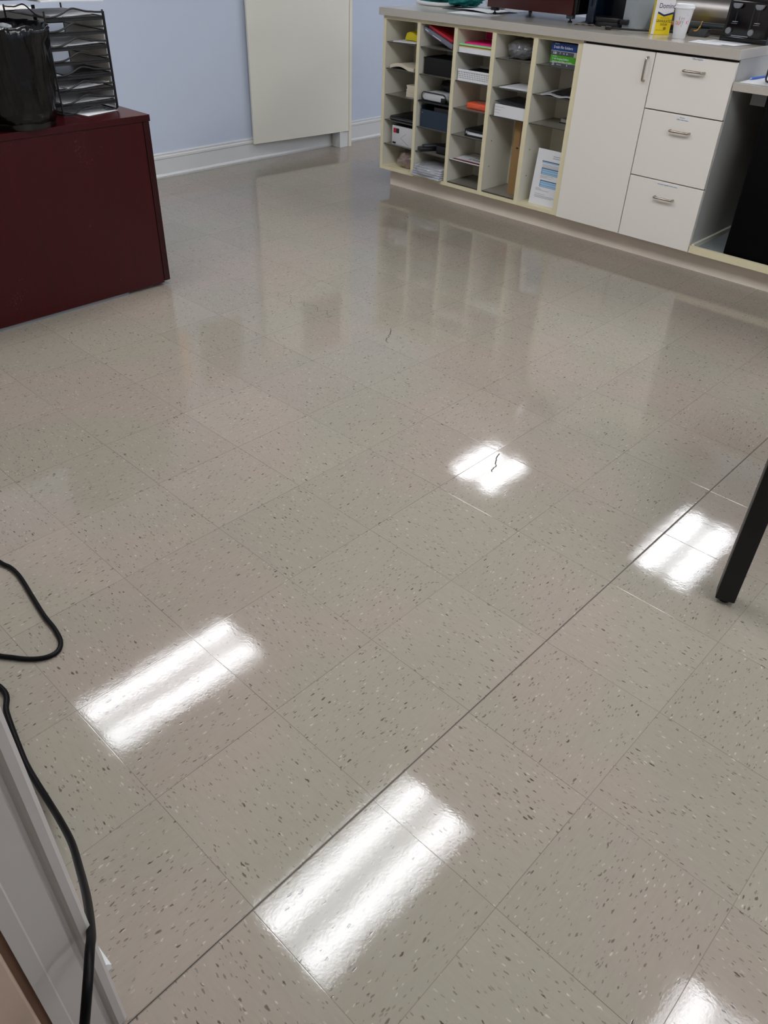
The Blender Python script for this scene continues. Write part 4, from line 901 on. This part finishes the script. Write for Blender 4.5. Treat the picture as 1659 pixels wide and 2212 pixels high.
part('hole_shade', bx(-2.5855, -2.3645, 3.6445, 3.840, zb + 0.0035, zb + 0.046), mat('hole_shade_black', (26, 26, 28), 0.9), bs, smooth=False)  # dark block added inside so the holes look shaded
op = thing('orange_packet', 'crumpled orange packet in the third pigeonhole of the third column', 'packet', (-2.44, 3.74, S[2]))
part('packet', bx(-2.535, -2.368, 3.672, 3.80, S[2] + E, S[2] + 0.034, bev=0.010, seg=3), mat('orange_wrap', (238, 96, 58), 0.4, bump=0.004, bscale=40), op, smooth='all')
part('wrapping', blob(-2.458, 3.735, S[2] + E, 0.085, 0.065, 0.022, 0.15, 3, 41, 3), M_film, op, smooth='all')
bd = thing('ring_binder', 'black and white binder lying in the fourth pigeonhole of the third column', 'binder', (-2.43, 3.75, S[3]))
rb = Matrix.Rotation(0.12, 4, 'Y')
part('pages', bx(-2.500, -2.362, 3.662, 3.84, S[3] + 0.010, S[3] + 0.026), M_white, bd, smooth=False)
bm = bx(-2.512, -2.361, 3.655, 3.845, S[3] + E, S[3] + 0.009, bev=0.002); bx(-2.512, -2.361, 3.655, 3.845, S[3] + 0.027, S[3] + 0.040, bev=0.003, bm=bm); bx(-2.515, -2.502, 3.654, 3.846, S[3] + E, S[3] + 0.040, bev=0.003, bm=bm)
part('cover', bm, M_black, bd)
text('IN', 0.016, (-2.495, 3.6535, S[3] + 0.022), M_white2, bd)
sn_ = thing('notice_card', 'white notice with a dark red bar and black lettering in the third column', 'notice', (-2.47, 3.74, S[4]))
part('card', sheet(-2.590, -2.362, 3.628, 3.86, S[4] + E, 0.0025, nx=2, ny=2), M_white, sn_, smooth=False)
part('red_bar', sheet(-2.585, -2.367, 3.640, 3.668, S[4] + 0.0031, 0.0003, nx=1, ny=1), mat('dark_red_ink', (122, 38, 48), 0.5), sn_, smooth=False)
for k, s_ in enumerate(('OFFICE', 'HOURS', 'NOTICE')):
    t_ = text_bm(s_, 0.026, squash=0.9)
    bmesh.ops.transform(t_, matrix=Matrix.Translation((-2.455 + 0.015 * k, 3.715 + 0.045 * k, S[4] + 0.0034)) @ Matrix.Rotation(PI, 4, 'Z') @ Matrix.Rotation(-PI / 2, 4, 'X'), verts=t_.verts)
    part('lettering', t_, M_ink, sn_, smooth=False)
# column 4
bg = thing('clear_bag', 'clear bag holding dark grey items at the top of the fourth column', 'bag', (-2.2, 3.74, S[0]))
part('contents', blob(-2.200, 3.735, S[0] + 0.001, 0.088, 0.075, 0.044, 0.5, 3.2, 51, 4, 0.05), mat('dark_grey_film', (70, 72, 78), 0.3, bump=0.01, bscale=50), bg, smooth='all')
part('film', blob(-2.207, 3.735, S[0] + E, 0.100, 0.09, 0.056, 0.16, 2.8, 55, 4), M_bag, bg, smooth='all')
for k, (x, l) in enumerate(((-2.318, 'lower white paper fanned out in the fourth column'), (-2.300, 'upper white paper fanned out in the fourth column'))):
    single('paper_stack', sheet(x + 0.03, -2.095, 3.640 + 0.006 * k, 3.85, S[1] + E + 0.004 * k, 0.003, fn=lambda s, q: 0.0018 * math.sin(2 * s)), M_white, l, 'papers')
cs = thing('catalogue_stack', 'thick white catalogue with a dark cover in the fourth column', 'catalogue', (-2.2, 3.74, S[2]))
part('pages', sheet(-2.298, -2.090, 3.632, 3.86, S[2] + E, 0.062, nx=12, fn=lambda s, q: 0.0), M_white, cs, smooth=False)
bm = sheet(-2.300, -2.089, 3.630, 3.862, S[2] + 0.0632, 0.0022, nx=16, fn=lambda s, q: 0.012 * (1 - s) ** 2); part('cover', bm, mat('charcoal_cover', (62, 64, 70), 0.3), cs)
bm = newbm()
for z_, x1 in ((0.018, -2.262), (0.033, -2.255), (0.048, -2.235)): bx(-2.296, x1, 3.6312, 3.6319, S[2] + z_, S[2] + z_ + 0.0012, bm=bm)
part('page_gap', bm, M_inkg, cs, smooth=False)
kb = thing('kraft_box', 'tall brown cardboard box standing in the open part of the fourth column', 'box', (-2.14, 3.76, ZB + 0.027))
part('carton', prism(rrect(-2.196, -2.088, 3.70, 3.86, 0.008), ZB + 0.0268, 0.527), M_kraft, kb)
part('tape', bx(-2.150, -2.13, 3.6992, 3.6998, 0.40, 0.527), mat('brown_tape', (120, 88, 50), 0.3), kb, smooth=False)
part('mark', bx(-2.165, -2.150, 3.6988, 3.6998, 0.384, 0.392), M_ink, kb, smooth=False)
single('black_board', bx(-2.212, -2.199, 3.77, 3.86, ZB + 0.0268, 0.535), M_black, 'black board standing behind the left side of the brown box', 'board', smooth=False)
# column 5
def fbox(zz, h, c, name, label, rows):
    t = thing(name, label, 'box', (-1.9, 3.74, zz))
    part('carton', bx(-1.989, -1.8175, 3.650, 3.875, zz, zz + h, bev=0.001, seg=1), c, t, smooth=False)
    part('lower_panel', bx(-1.9893, -1.8172, 3.6490, 3.6500, zz + 0.0005, zz + h * 0.33), mat('slate_print', (74, 76, 84), 0.45), t, smooth=False)
    part('white_rule', bx(-1.9893, -1.8172, 3.6487, 3.6495, zz + h * 0.33, zz + h * 0.33 + 0.0012), M_white2, t, smooth=False)
    for s_, hh, x, z_, al in rows: text(s_, hh, (x, 3.6484, zz + z_), M_white2, t, align=al)
    return t
f1 = fbox(S[0] + E, 0.049, mat('green_print', (66, 150, 30), 0.4), 'folder_box', 'green box of hanging folders in the fifth column', [('Pendaflex', .005, -1.975, .045, 'LEFT'), ('5 tab hanging folders', .0085, -1.975, .034, 'LEFT'), ('carpetas suspendidas x 5 onglets', .0066, -1.975, .022, 'LEFT'), ('25', .0115, -1.975, .0085, 'LEFT'), ('letter size', .005, -1.945, .008, 'LEFT'), ('8', .008, -1.885, .008, 'LEFT')])
part('white_tab', bx(-1.8225, -1.8185, 3.6480, 3.6495, S[0] + .002, S[0] + .017), M_white2, f1, smooth=False)
f2 = fbox(S[0] + 0.0500, 0.056, mat('blue_print', (18, 56, 120), 0.4), 'folder_box', 'blue box of file folders on top of the green box', [('OfficeMate', .0045, -1.970, .051, 'LEFT'), ('3-tab file folders', .0125, -1.975, .036, 'LEFT'), ('100', .0115, -1.977, .009, 'LEFT'), ('7', .0085, -1.935, .009, 'LEFT'), ('1/3', .006, -1.915, .009, 'LEFT'), ('8', .008, -1.893, .009, 'LEFT')])
part('sticker', bx(-1.848, -1.8215, 3.6478, 3.6494, S[0] + .048, S[0] + .068), mat('beige_sticker', (170, 162, 146), 0.6), f2, smooth=False)
single('paper_stack', sheet(-2.01, -1.823, 3.634, 3.86, S[1] + E, 0.005, fn=lambda s, q: 0.007 * math.sin(5 * s + 2 * q) ** 2), mat('grey_paper', (176, 176, 178), 0.5), 'crinkled grey papers in the second pigeonhole of the fifth column', 'papers')
single('folder', sheet(-1.96, -1.82, 3.66, 3.87, S[1] + 0.0135, 0.0022, fn=lambda s, q: 0.008 * q), M_blackm, 'thin black folder lying on the crinkled papers in the fifth column', 'folder')
single('paperback', bx(-1.945, -1.82, 3.775, 3.86, S[2] + 0.004, S[2] + 0.021, bev=0.001), mat('dull_white_cover', (170, 166, 160), 0.5), 'small pale book on the third shelf of the fifth column', 'book', smooth=False)
single('notepad', bx(-1.950, -1.82, 3.770, 3.865, S[2] + E, S[2] + 0.0036), M_black, 'black notepad under the small pale book', 'notepad', smooth=False)
nt_ = thing('printed_notice', 'white printed form with blue tables leaning in the fifth column', 'notice', (-1.9, 3.7, ZB + 0.0195))
lean = math.radians(-6.5); PX0, PX1 = -2.008, -1.817; PZ = ZB + 0.0195; PH = 0.292
def pbox(u0, u1, v0, v1, d0, d1):
    t = bx(PX0 + u0, PX0 + u1, -d1, -d0, v0, v1)
    bmesh.ops.transform(t, matrix=Matrix.Translation((0, 3.662, PZ + 0.0004)) @ Matrix.Rotation(lean, 4, 'X'), verts=t.verts); return t
PWD = PX1 - PX0
part('sheet', pbox(0, PWD, 0, PH, -0.003, 0), M_white, nt_, smooth=False)
M_lb = mat('light_blue_print', (158, 196, 226), 0.6); M_db = mat('dark_blue_print', (66, 88, 118), 0.6)
for (v0, v1, u0) in ((0.098, 0.132, 0.050), (0.163, 0.196, 0.045), (0.222, 0.232, 0.040)):
    b_ = part('blue_table', pbox(u0, PWD - 0.006, v0, v1, 0.0002, 0.0006), M_lb, nt_, smooth=False)
    bm = pbox(u0, PWD - 0.006, v1 - 0.003, v1 + 0.0015, 0.0007, 0.0010)
    if v1 - v0 > 0.02:
        for f in (0.25, 0.62): merge(bm, pbox(u0, PWD - 0.006, v0 + (v1 - v0) * f, v0 + (v1 - v0) * f + 0.0012, 0.0007, 0.0010))
        merge(bm, pbox(u0, PWD - 0.006, v0, v0 + 0.0012, 0.0007, 0.0010))
        for q in range(5): merge(bm, pbox(u0, u0 + 0.006, v0 + 0.004 + q * 0.006, v0 + 0.006 + q * 0.006, 0.0007, 0.0010))
    part('table_rule', bm, M_db, b_, smooth=False)
bm = newbm(); random.seed(3)
for v in [0.262, 0.252]: merge(bm, pbox(0.105, 0.175 - (0.262 - v), v, v + 0.0026, 0.0002, 0.0006))
for v, u1 in ((0.214, .17), (0.209, .175), (0.204, .178), (0.2, .178), (0.155, .13), (0.150, .09), (0.145, .12), (0.088, .06), (0.083, .07), (0.078, .12), (0.058, .10), (0.050, .16), (0.045, .175), (0.040, .15)):
    merge(bm, pbox(0.045 if v > 0.1 else 0.03, u1, v, v + 0.0013, 0.0002, 0.0006))
part('text_line', bm, M_inkg, nt_, smooth=False)
